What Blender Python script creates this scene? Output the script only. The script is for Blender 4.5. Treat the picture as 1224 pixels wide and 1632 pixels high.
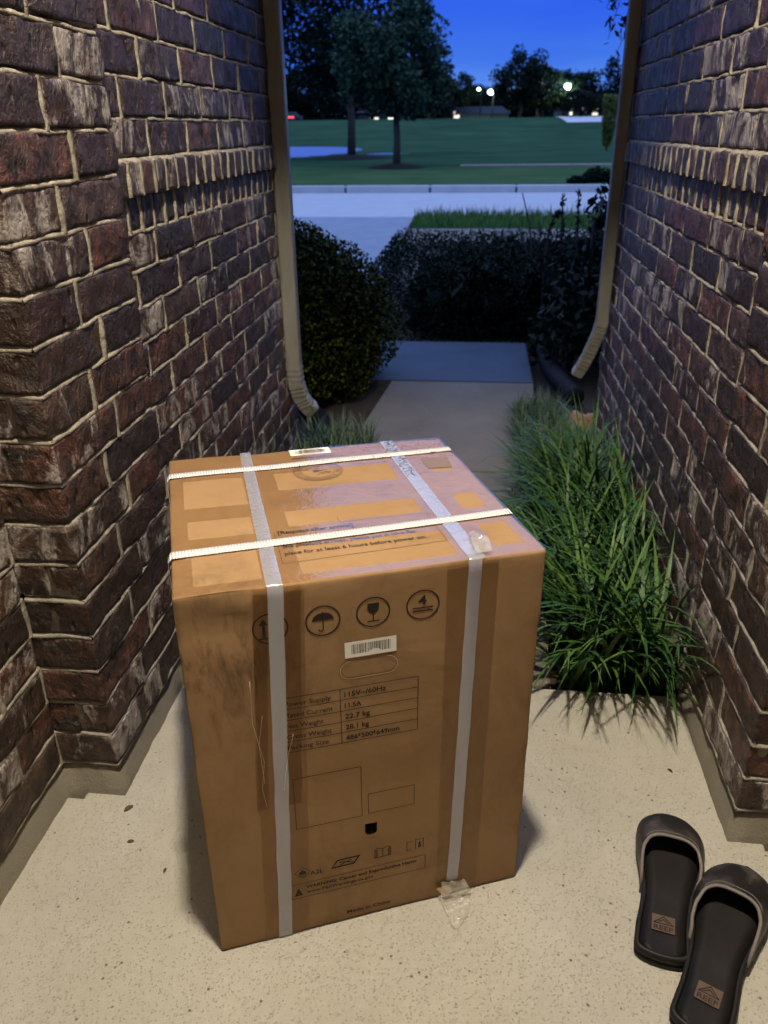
import bpy, math, random
import numpy as np
from mathutils import Vector, Matrix, noise
random.seed(7); RNG = np.random.default_rng(7)
S = bpy.context.scene
for o in list(bpy.data.objects): bpy.data.objects.remove(o)
COL = S.collection

# ------------------------------------------------------------------ camera
CAMZ = 1.1727
cam = bpy.data.objects.new('camera', bpy.data.cameras.new('camera')); COL.objects.link(cam)
r_ = (0.99418819, 0.10710612, -0.01086834); u_ = (-0.03706005, 0.43527936, 0.89953234); f_ = (-0.10107618, 0.89390165, -0.43671896)
M = Matrix(((r_[0], u_[0], -f_[0], 0), (r_[1], u_[1], -f_[1], 0), (r_[2], u_[2], -f_[2], CAMZ), (0, 0, 0, 1)))
cam.matrix_world = M
cam.data.sensor_fit = 'VERTICAL'; cam.data.sensor_height = 36.0; cam.data.sensor_width = 27.0
cam.data.lens = 1264.17 / 1632 * 36.0
cam.data.clip_start = 0.02; cam.data.clip_end = 3000
cam.data.dof.use_dof = True; cam.data.dof.focus_distance = 1.25; cam.data.dof.aperture_fstop = 6.5
S.camera = cam

# ------------------------------------------------------------------ world: deep blue dusk sky
W = bpy.data.worlds.new("World"); S.world = W; W.use_nodes = True
nt = W.node_tree; nt.nodes.clear()
out = nt.nodes.new('ShaderNodeOutputWorld'); bg = nt.nodes.new('ShaderNodeBackground')
tc = nt.nodes.new('ShaderNodeTexCoord'); sx = nt.nodes.new('ShaderNodeSeparateXYZ')
rp = nt.nodes.new('ShaderNodeValToRGB'); nz = nt.nodes.new('ShaderNodeTexNoise')
mp = nt.nodes.new('ShaderNodeMapping'); mp.inputs['Scale'].default_value = (1.2, 1.2, 7)
nz.inputs['Scale'].default_value = 2.2; nz.inputs['Detail'].default_value = 4
mx = nt.nodes.new('ShaderNodeMath'); mx.operation = 'MULTIPLY_ADD'; mx.inputs[1].default_value = 0.16; mx.inputs[2].default_value = -0.08
ad = nt.nodes.new('ShaderNodeMath'); ad.operation = 'ADD'
L = nt.links.new
L(tc.outputs['Generated'], sx.inputs[0]); L(tc.outputs['Generated'], mp.inputs[0]); L(mp.outputs[0], nz.inputs['Vector'])
L(nz.outputs['Fac'], mx.inputs[0]); L(sx.outputs['Z'], ad.inputs[0]); L(mx.outputs[0], ad.inputs[1]); L(ad.outputs[0], rp.inputs[0])
el = rp.color_ramp.elements
el[0].position = 0.0; el[0].color = (0.12, 0.30, 0.88, 1)
el[1].position = 1.0; el[1].color = (0.75, 1.10, 2.2, 1)
for p_, c_ in ((0.055, (0.055, 0.185, 0.82)), (0.14, (0.026, 0.115, 0.84)), (0.26, (0.04, 0.15, 0.95)), (0.38, (0.42, 0.72, 1.75)), (0.55, (0.95, 1.35, 2.75))):
    e = el.new(p_); e.color = c_ + (1,)
L(rp.outputs[0], bg.inputs['Color']); bg.inputs['Strength'].default_value = 1.0
L(bg.outputs[0], out.inputs['Surface'])

S.view_settings.view_transform = 'Standard'; S.view_settings.look = 'None'
S.view_settings.exposure = 0.0; S.view_settings.gamma = 1.0
S.render.engine = 'CYCLES'
S.cycles.max_bounces = 8; S.cycles.transparent_max_bounces = 12

# ------------------------------------------------------------------ helpers
def tag(o, label=None, cat=None, group=None, kind=None):
    if label: o['label'] = label
    if cat: o['category'] = cat
    if group: o['group'] = group
    if kind: o['kind'] = kind
    return o
def thing(name, label, cat, loc=(0, 0, 0), group=None):
    o = bpy.data.objects.new(name, None); COL.objects.link(o); o.location = loc; o.empty_display_size = .1
    return tag(o, label, cat, group)
def mk(name, V, F, mat, parent=None, smooth=False, local=False, mats=None, midx=None):
    """V (n,3) world coordinates (or local=True), F list/array of faces. One mesh object."""
    V = np.asarray(V, float).reshape(-1, 3)
    if parent is not None and not local:
        p = parent; off = np.zeros(3)
        while p is not None: off += np.array(p.location); p = p.parent
        V = V - off
    me = bpy.data.meshes.new(name)
    if isinstance(F, np.ndarray):
        n, k = F.shape
        me.vertices.add(len(V)); me.vertices.foreach_set('co', V.ravel().astype(np.float32))
        me.loops.add(n * k); me.loops.foreach_set('vertex_index', F.ravel().astype(np.int32))
        me.polygons.add(n); me.polygons.foreach_set('loop_start', (np.arange(n) * k).astype(np.int32))
        me.polygons.foreach_set('loop_total', np.full(n, k, np.int32)); me.update(calc_edges=True)
    else:
        me.from_pydata([tuple(v) for v in V], [], [tuple(f) for f in F]); me.update()
    for m in (mats or [mat]): me.materials.append(m)
    if midx is not None: me.polygons.foreach_set('material_index', np.asarray(midx, np.int32))
    if smooth: me.polygons.foreach_set('use_smooth', np.ones(len(me.polygons), bool))
    me.validate()
    o = bpy.data.objects.new(name, me); COL.objects.link(o)
    if parent is not None: o.parent = parent
    return o
class MB:
    def __init__(s): s.V = []; s.F = []
    def add(s, V, F):
        b = len(s.V); s.V += [tuple(map(float, v)) for v in V]; s.F += [tuple(int(i) + b for i in f) for f in F]; return s
    def box(s, a, b, bev=0):
        x0, y0, z0 = a; x1, y1, z1 = b
        if bev <= 0:
            return s.add([(x0,y0,z0),(x1,y0,z0),(x1,y1,z0),(x0,y1,z0),(x0,y0,z1),(x1,y0,z1),(x1,y1,z1),(x0,y1,z1)],
                         [(0,3,2,1),(4,5,6,7),(0,1,5,4),(1,2,6,5),(2,3,7,6),(3,0,4,7)])
        import bmesh
        bm = bmesh.new(); bmesh.ops.create_cube(bm, size=1)
        for v in bm.verts: v.co = Vector(((x0+x1)/2 + v.co.x*(x1-x0), (y0+y1)/2 + v.co.y*(y1-y0), (z0+z1)/2 + v.co.z*(z1-z0)))
        bmesh.ops.bevel(bm, geom=bm.edges[:] , offset=bev, segments=2, affect='EDGES', profile=.6)
        bm.verts.index_update(); s.add([v.co[:] for v in bm.verts], [[v.index for v in f.verts] for f in bm.faces]); bm.free(); return s
    def tube(s, pts, rad, n=8, cap=True, up=(0, 0, 1), sq=None):
        pts = [Vector(p) for p in pts]; rs = rad if hasattr(rad, '__len__') else [rad] * len(pts)
        b = len(s.V); ring = n if sq is None else len(sq)
        for i, p in enumerate(pts):
            t = (pts[min(i+1, len(pts)-1)] - pts[max(i-1, 0)]).normalized()
            a = Vector(up)
            if abs(t.dot(a)) > .95: a = Vector((0, 1, 0)) if abs(t.y) < .9 else Vector((1, 0, 0))
            e1 = t.cross(a).normalized(); e2 = e1.cross(t)
            for k in range(ring):
                if sq is None:
                    an = 2*math.pi*k/n; q = p + (e1*math.cos(an) + e2*math.sin(an))*rs[i]
                else: q = p + (e1*sq[k][0] + e2*sq[k][1]) * rs[i]
                s.V.append(tuple(q))
        for i in range(len(pts)-1):
            for k in range(ring):
                a0 = b+i*ring+k; a1 = b+i*ring+(k+1) % ring
                s.F.append((a0, a1, a1+ring, a0+ring))
        if cap:
            s.F.append(tuple(b+k for k in range(ring))[::-1]); s.F.append(tuple(b+(len(pts)-1)*ring+k for k in range(ring)))
        return s
    def build(s, name, mat, parent=None, smooth=False, local=False): return mk(name, s.V, s.F, mat, parent, smooth, local)

def mat(name, col, rough=.7, spec=.4, metal=0.0):
    m = bpy.data.materials.new(name); m.use_nodes = True
    b = m.node_tree.nodes['Principled BSDF']
    b.inputs['Base Color'].default_value = (*col, 1); b.inputs['Roughness'].default_value = rough
    b.inputs['Specular IOR Level'].default_value = spec; b.inputs['Metallic'].default_value = metal
    return m
def N(m, t, **kw):
    n = m.node_tree.nodes.new(t)
    for k, v in kw.items():
        if k.startswith('_'): setattr(n, k[1:], v)
        else: n.inputs[k.replace('__', ' ')].default_value = v
    return n
def ln(m, a, b): m.node_tree.links.new(a, b)
def BS(m): return m.node_tree.nodes['Principled BSDF']
def coord(m, scale=(1, 1, 1), kind='Object'):
    c = N(m, 'ShaderNodeTexCoord'); p = N(m, 'ShaderNodeMapping'); p.inputs['Scale'].default_value = scale
    ln(m, c.outputs[kind], p.inputs[0]); return p.outputs[0]
def noi(m, vec, scale, detail=4, rough=.6, dist=0):
    n = N(m, 'ShaderNodeTexNoise', Scale=scale, Detail=detail, Roughness=rough, Distortion=dist); ln(m, vec, n.inputs['Vector']); return n.outputs['Fac']
def ramp(m, fac, stops, interp='LINEAR'):
    r = N(m, 'ShaderNodeValToRGB'); r.color_ramp.interpolation = interp; e = r.color_ramp.elements
    e[0].position = stops[0][0]; e[0].color = (*stops[0][1], 1); e[1].position = stops[-1][0]; e[1].color = (*stops[-1][1], 1)
    for p, c in stops[1:-1]: q = e.new(p); q.color = (*c, 1)
    ln(m, fac, r.inputs[0]); return r.outputs[0]
def g3(v): return (v, v, v)
def mixc(m, fac, a, b, mode='MIX'):
    n = N(m, 'ShaderNodeMix', _data_type='RGBA', _blend_type=mode)
    for k, x in ((0, fac), (6, a), (7, b)):
        if hasattr(x, 'links') or hasattr(x, 'is_linked'): ln(m, x, n.inputs[k])
        else: n.inputs[k].default_value = x if k == 0 else (*x, 1)
    return n.outputs[2]
def mth(m, op, a, b=0.0, c=0.0):
    n = N(m, 'ShaderNodeMath', _operation=op)
    for k, x in enumerate((a, b, c)):
        if hasattr(x, 'is_linked'): ln(m, x, n.inputs[k])
        else: n.inputs[k].default_value = x
    return n.outputs[0]
def bump(m, h, strength=.5, dist=.01, prev=None):
    b = N(m, 'ShaderNodeBump', Strength=strength, Distance=dist); ln(m, h, b.inputs['Height'])
    if prev is not None: ln(m, prev, b.inputs['Normal'])
    return b.outputs[0]

# ------------------------------------------------------------------ materials
def brick_mat():
    m = mat('brick', (.1, .05, .04), .6, .45); b = BS(m)
    g = N(m, 'ShaderNodeNewGeometry'); rnd = g.outputs['Random Per Island']
    v = coord(m)
    base = ramp(m, rnd, [(0, (.046, .022, .015)), (.16, (.084, .041, .027)), (.32, (.052, .030, .022)), (.46, (.112, .048, .031)), (.56, (.030, .019, .016)), (.72, (.074, .043, .031)), (.88, (.092, .039, .027)), (1, (.098, .056, .040))], 'CONSTANT')
    off = N(m, 'ShaderNodeCombineXYZ'); s1 = mth(m, 'MULTIPLY', rnd, 37.0); ln(m, s1, off.inputs[0]); ln(m, s1, off.inputs[1]); ln(m, s1, off.inputs[2])
    va = N(m, 'ShaderNodeVectorMath', _operation='ADD'); ln(m, v, va.inputs[0]); ln(m, off.outputs[0], va.inputs[1])
    vv = va.outputs[0]
    vs = N(m, 'ShaderNodeMapping'); vs.inputs['Scale'].default_value = (1, 1, .55); ln(m, vv, vs.inputs[0])
    mott = noi(m, vv, 22, 5, .65)
    c1 = mixc(m, ramp(m, mott, [(.4, g3(0)), (.62, g3(1))]), base, (.022, .014, .012))
    white = noi(m, vs.outputs[0], 16, 6, .7, .6)
    r2 = N(m, 'ShaderNodeMath', _operation='FRACT'); ln(m, mth(m, 'MULTIPLY', rnd, 13.7), r2.inputs[0])
    th = mth(m, 'MULTIPLY_ADD', r2.outputs[0], -.30, .745)
    wf = mth(m, 'MULTIPLY', mth(m, 'SUBTRACT', white, th), 9.0)
    wf = N(m, 'ShaderNodeClamp').outputs[0] if False else mth(m, 'MINIMUM', mth(m, 'MAXIMUM', wf, 0.0), .88)
    c2 = mixc(m, wf, c1, (.34, .30, .275))
    ln(m, c2, b.inputs['Base Color'])
    vb = N(m, 'ShaderNodeMapping'); vb.inputs['Scale'].default_value = (1, 1, .72); ln(m, vv, vb.inputs[0]); h1 = noi(m, vb.outputs[0], 34, 6, .68, .3); h2 = noi(m, vv, 190, 3, .6)
    vo = N(m, 'ShaderNodeTexVoronoi', Scale=34.0); ln(m, vs.outputs[0], vo.inputs['Vector'])
    pit = ramp(m, vo.outputs['Distance'], [(.0, g3(0)), (.22, g3(1))])
    n1 = bump(m, h1, .9, .020); n1 = bump(m, pit, .8, .010, n1); n1 = bump(m, h2, .5, .002, n1)
    ln(m, n1, b.inputs['Normal'])
    ln(m, ramp(m, mott, [(.3, g3(.30)), (.7, g3(.62))]), b.inputs['Roughness'])
    return m
def mortar_mat():
    m = mat('mortar', (.4, .34, .26), .92, .2); v = coord(m)
    ln(m, ramp(m, noi(m, v, 30, 5), [(.32, (.15, .132, .108)), (.68, (.34, .305, .255))]), BS(m).inputs['Base Color'])
    ln(m, bump(m, noi(m, v, 220, 4), .7, .003, bump(m, noi(m, v, 40, 4), .6, .006)), BS(m).inputs['Normal']); return m
def concrete(name, a, b_, stain=None, fine=1.0, pits=True):
    m = mat(name, a, .88, .25); v = coord(m)
    n = noi(m, v, 3.2, 6, .6); n2 = noi(m, v, 60 * fine, 4, .7); n3 = noi(m, v, 420 * fine, 2, .5)
    c = mixc(m, ramp(m, n, [(.3, g3(0)), (.7, g3(1))]), a, b_)
    c = mixc(m, mth(m, 'MULTIPLY', n2, .25), c, (a[0]*.55, a[1]*.55, a[2]*.55))
    if stain:
        sn = noi(m, v, 2.1, 5, .65, .4); c = mixc(m, mth(m, 'MULTIPLY', ramp(m, sn, [(.52, g3(0)), (.72, g3(1))]), .45), c, stain)
    h = mth(m, 'ADD', mth(m, 'MULTIPLY', n2, .6), mth(m, 'MULTIPLY', n3, .4))
    if pits:
        vo = N(m, 'ShaderNodeTexVoronoi', Scale=55.0, Randomness=1.0); ln(m, v, vo.inputs['Vector'])
        wn = noi(m, v, 12, 2)
        pitm = mth(m, 'MULTIPLY', ramp(m, vo.outputs['Distance'], [(.06, g3(1)), (.14, g3(0))]), ramp(m, wn, [(.46, g3(0)), (.58, g3(1))]))
        v2 = N(m, 'ShaderNodeTexVoronoi', Scale=190.0); ln(m, v, v2.inputs['Vector']); gr = ramp(m, v2.outputs['Distance'], [(.1, g3(1)), (.35, g3(0))]); c = mixc(m, mth(m, 'MULTIPLY', gr, mth(m, 'MULTIPLY', n, .45)), c, (a[0]*.5, a[1]*.48, a[2]*.42)); h = mth(m, 'SUBTRACT', h, mth(m, 'MULTIPLY', gr, .35))
        c = mixc(m, mth(m, 'MULTIPLY', pitm, .75), c, (.08, .06, .045))
        h = mth(m, 'SUBTRACT', h, mth(m, 'MULTIPLY', pitm, .8))
    ln(m, c, BS(m).inputs['Base Color']); ln(m, bump(m, h, .8, .005), BS(m).inputs['Normal']); return m
def leafmat(name, a, b_, c_=None, rough=.55, spec=.12):
    m = mat(name, a, rough, spec); g = N(m, 'ShaderNodeNewGeometry')
    st = [(0, a), (.55, b_), (1, c_ or b_)]
    ln(m, ramp(m, g.outputs['Random Per Island'], st), BS(m).inputs['Base Color'])
    return m
M_brick = brick_mat(); M_mortar = mortar_mat()
M_plinth = concrete('plinth_concrete', (.19, .17, .135), (.24, .215, .17), (.2, .16, .1), pits=False)
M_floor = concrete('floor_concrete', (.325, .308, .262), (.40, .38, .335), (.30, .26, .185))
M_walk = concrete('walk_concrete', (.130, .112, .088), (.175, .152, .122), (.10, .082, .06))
M_skytint = concrete('sky_tint_concrete', (.055, .075, .105), (.075, .10, .135), (.04, .05, .07))  # far slab: dim blue skylight mixed into the concrete colour
M_street = concrete('street_concrete', (.30, .30, .30), (.35, .35, .35), pits=False, fine=.2)
M_drive = concrete('driveway_concrete', (.15, .17, .20), (.19, .21, .235), pits=False, fine=.2)
M_kerb = concrete('kerb_concrete', (.36, .36, .34), (.44, .43, .41), pits=False, fine=.3)
M_soil = concrete('soil', (.03, .022, .015), (.055, .04, .027), pits=False)
M_mulch = mat('mulch', (.012, .009, .007), .95, .1)
M_lawn = mat('lawn_grass', (.05, .1, .03), 1.0, .0)
_v = coord(M_lawn); ln(M_lawn, ramp(M_lawn, noi(M_lawn, _v, .22, 6, .6), [(.3, (.020, .048, .026)), (.7, (.040, .084, .042))]), BS(M_lawn).inputs['Base Color'])
ln(M_lawn, bump(M_lawn, noi(M_lawn, _v, 14, 4, .8), .8, .08), BS(M_lawn).inputs['Normal'])
M_tan = mat('downspout_paint', (.42, .37, .29), .42, .45)
_v = coord(M_tan, (1, 1, .25)); ln(M_tan, ramp(M_tan, noi(M_tan, _v, 25, 5), [(.35, (.145, .140, .128)), (.65, (.19, .182, .165))]), BS(M_tan).inputs['Base Color'])
M_black = mat('black_plastic', (.004, .004, .005), .7, .15)
M_white = mat('soffit_paint', (.12, .115, .10), .7, .3)
M_water = mat('pond_water', (.02, .06, .20), .32, .5)
ln(M_water, bump(M_water, noi(M_water, coord(M_water, (1, .3, 1)), 1.2, 3), .6, .15), BS(M_water).inputs['Normal'])
def emat(name, col, s):
    m = bpy.data.materials.new(name); m.use_nodes = True; n = m.node_tree; n.nodes.clear()
    e = n.nodes.new('ShaderNodeEmission'); o = n.nodes.new('ShaderNodeOutputMaterial'); e.inputs[0].default_value = (*col, 1); e.inputs[1].default_value = s
    n.links.new(e.outputs[0], o.inputs[0]); return m
M_lamp = emat('lamp_glow', (1, .80, .52), 14); M_slamp = emat('street_lamp_glow', (.75, 1.0, .85), 60); M_win = emat('lit_window', (1, .95, .8), 1.6); M_red = emat('tail_light', (1, .08, .1), 3)
M_bark = mat('bark', (.05, .038, .03), .9, .2)
M_leafT = leafmat('tree_leaf', (.014, .034, .020), (.024, .050, .027), (.034, .062, .032), spec=.05)
M_leafF = leafmat('far_tree_leaf', (.003, .007, .004), (.006, .012, .006), (.010, .017, .008), spec=.03)
M_bush = leafmat('bush_leaf', (.009, .017, .003), (.022, .034, .006), (.085, .085, .012), rough=.6, spec=.04)
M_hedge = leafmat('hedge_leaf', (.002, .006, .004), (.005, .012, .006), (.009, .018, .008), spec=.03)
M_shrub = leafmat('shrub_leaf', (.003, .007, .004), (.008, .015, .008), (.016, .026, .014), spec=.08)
M_olive = leafmat('olive_leaf', (.06, .075, .012), (.09, .105, .018), (.11, .12, .02))
M_grass = leafmat('blade', (.012, .040, .009), (.026, .074, .015), (.065, .125, .025), rough=.45, spec=.25)
M_weed = leafmat('weed_blade', (.03, .06, .024), (.052, .092, .040), (.09, .125, .065), rough=.5, spec=.3)

# ------------------------------------------------------------------ ceiling light (gives the porch its warm light)
lamp = thing('ceiling_light', 'round frosted flush ceiling light above the porch, out of view overhead', 'light', (-.07, .62, 2.98))
mb = MB(); mb.tube([(-.07, .62, 2.98), (-.07, .62, 2.955)], .11, 32); mb.build('lamp_base', M_black, lamp, True)
mb = MB(); mb.tube([(-.07, .62, 2.955), (-.07, .62, 2.93), (-.07, .62, 2.90)], [.10, .095, .05], 32); mb.build('lamp_shade', M_lamp, lamp, True)
ld = bpy.data.lights.new('lamp_bulb', 'POINT'); ld.energy = 400; ld.color = (1, .885, .69); ld.shadow_soft_size = .055
lo = bpy.data.objects.new('lamp_bulb', ld); COL.objects.link(lo); lo.parent = lamp; lo.location = (0, 0, -.14)

# ------------------------------------------------------------------ bricks
def shell(nl, nh, nd, ax):
    """template shell of a unit box in [-1,1]^3; long axis x, depth y, height z."""
    def lin(n): return np.concatenate([[-1, -.97], np.linspace(-.93, .93, n), [.97, 1]])
    X, Y_, Z = lin(nl), np.concatenate([[-1, -.93], np.linspace(-.8, .8, nd), [.93, 1]]), np.concatenate([[-1, -.93], np.linspace(-.82, .82, nh), [.93, 1]])
    V = []; F = []; idx = {}
    def vid(a, b, c):
        k = (a, b, c)
        if k not in idx: idx[k] = len(V); V.append((X[a], Y_[b], Z[c]))
        return idx[k]
    A, B, C = len(X)-1, len(Y_)-1, len(Z)-1
    for a in range(A):
        for c in range(C):
            F.append((vid(a,0,c), vid(a+1,0,c), vid(a+1,0,c+1), vid(a,0,c+1))); F.append((vid(a,B,c), vid(a,B,c+1), vid(a+1,B,c+1), vid(a+1,B,c)))
        for b in range(B):
            F.append((vid(a,b,0), vid(a,b+1,0), vid(a+1,b+1,0), vid(a+1,b,0))); F.append((vid(a,b,C), vid(a+1,b,C), vid(a+1,b+1,C), vid(a,b+1,C)))
    for b in range(B):
        for c in range(C):
            F.append((vid(0,b,c), vid(0,b,c+1), vid(0,b+1,c+1), vid(0,b+1,c))); F.append((vid(A,b,c), vid(A,b+1,c), vid(A,b+1,c+1), vid(A,b,c+1)))
    return np.array(V), np.array(F)
TPL = {k: shell(*k, 0) for k in ((16, 6, 5), (9, 4, 2), (5, 3, 1))}
class Bricks:
    def __init__(s): s.V = []; s.F = []; s.n = 0; s.mb = None
    def add(s, lo, hi, lod, rough=1.0):
        """axis aligned brick between corners lo, hi; long axis = y or x or z handled by mapping"""
        lo = np.array(lo, float); hi = np.array(hi, float); c = (lo+hi)/2; h = (hi-lo)/2
        T, F = TPL[[(16, 6, 5), (9, 4, 2), (5, 3, 1)][lod]]
        V = T[:, [1, 0, 2]].copy()        # template long axis -> world y
        FF = F[:, ::-1]
        r = min(.0034, h.min()*.5) * (0.8 + .6*RNG.random())
        P = V * h; inner = np.clip(P, -(h-r), h-r); d = P - inner; L_ = np.linalg.norm(d, axis=1); m_ = L_ > 1e-9
        nrm = np.where(m_[:, None], d/np.maximum(L_, 1e-9)[:, None], 0)
        P = np.where(m_[:, None], inner + nrm*r, P)
        # rough hand-tumbled surface
        sd = Vector((RNG.random()*90, RNG.random()*90, RNG.random()*90))
        A = .0033*rough
        dd = np.array([noise.noise(Vector((p[0]*17, p[1]*17, p[2]*14)) + sd)*1.3 + .8*noise.noise(Vector((p[0]*48, p[1]*48, p[2]*30)) + sd) - .9*max(0, noise.noise(Vector((p[0]*30, p[1]*30, p[2]*16)) - sd) - .28) for p in P])
        P = P + nrm * ((dd+.38)*A)[:, None]
        an = (RNG.random()-.5)*.012; R = np.array([[math.cos(an), -math.sin(an), 0], [math.sin(an), math.cos(an), 0], [0, 0, 1]])
        P = P @ R.T; tl = (RNG.random()-.5)*.02; P[:, 2] += P[:, 1]*tl
        s.V.append(P + c + (RNG.random(3)-.5)*[.0025, .003, .003]); s.F.append(FF + s.n); s.n += len(P)
    def build(s, name, parent): return mk(name, np.concatenate(s.V), np.concatenate(s.F), M_brick, parent, True)

J = .0105   # joint
def mortar_strip(mb, axis, plane, sgn, a0, a1, zs, step=.02, zfirst=.067):
    """mortar sheet on plane (x=plane, running along y; or y=plane running along x). sgn = outward direction.
    weathered joints: deep under the brick above, nearly flush on the brick below."""
    rows = [(zfirst, -.0030)]
    for z in zs:
        rows += [(z-.0015, -.0030), (z+.0010, .0005), (z+J*.60, -.0012), (z+J-.001, -.0105), (z+J+.002, -.0032)]
    n = max(2, int((a1-a0)/step)+1); b = len(mb.V)
    for i in range(n):
        a = a0 + (a1-a0)*i/(n-1)
        for (z, d) in rows:
            k = noise.noise(Vector((a*24, z*24, plane*10)))
            dd = d + .0030*k
            zz = z + .0034*noise.noise(Vector((a*18+7, z*9, 3+plane)))
            if axis == 'x': mb.V.append((plane+sgn*dd, a, zz))
            else: mb.V.append((a, plane+sgn*dd, zz))
    m_ = len(rows)
    for i in range(n-1):
        for j in range(m_-1):
            q = b+i*m_+j; mb.F.append((q, q+m_, q+m_+1, q+1))
TOPZ = 2.95
def rows_of(pitch, z0, top):
    z = []; k = 0
    while z0 + pitch*k < top: z.append(z0 + pitch*k); k += 1
    return z
DEP = .09
def course(B, plane, sgn, a0, a1, z, h, off, lod, Ln=.2405, d=DEP, cut_start=True):
    """stretchers along y on plane x=plane, sgn=+1 faces +x."""
    y = a0 - off
    while y < a1 - .012:
        s0 = max(y, a0); s1 = min(y+Ln-.013, a1)
        if s1 - s0 > .02:
            l = lod if not callable(lod) else lod(s0, z)
            x0, x1 = (plane-d, plane) if sgn > 0 else (plane, plane+d)
            B.add((x0, s0, z+J), (x1, s1, z+h), l)
        if s1 < a1 - .003 and B.mb is not None: bead(B.mb, plane, sgn, s1+.0065, z+.004, z+h+.004)
        y += Ln
def bead(mb, plane, sgn, y, z0, z1, w=.0066, out=.0010):
    """mortar squeezed out of a head joint, about flush with the brick faces"""
    b = len(mb.V); n = 7
    for i in range(n):
        z = z0+(z1-z0)*i/(n-1); k = noise.noise(Vector((y*31, z*45, plane*3))); k2 = noise.noise(Vector((y*17+4, z*60, 2)))
        for q, (dy, o) in enumerate(((-w, -.006), (-w*.80, out*.9), (w*.75, out*.9), (w, -.006))):
            mb.V.append((plane+sgn*(o + .0032*k), y+dy+.0040*k2*(1 if q in (1, 2) else 0), z))
    for i in range(n-1):
        for j in range(3): q = b+i*4+j; mb.F.append((q, q+4, q+5, q+1))
def lodf(y, z):
    if z > 1.75: return 2
    return 0 if y < 1.9 else (1 if y < 2.6 else 2)

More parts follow.
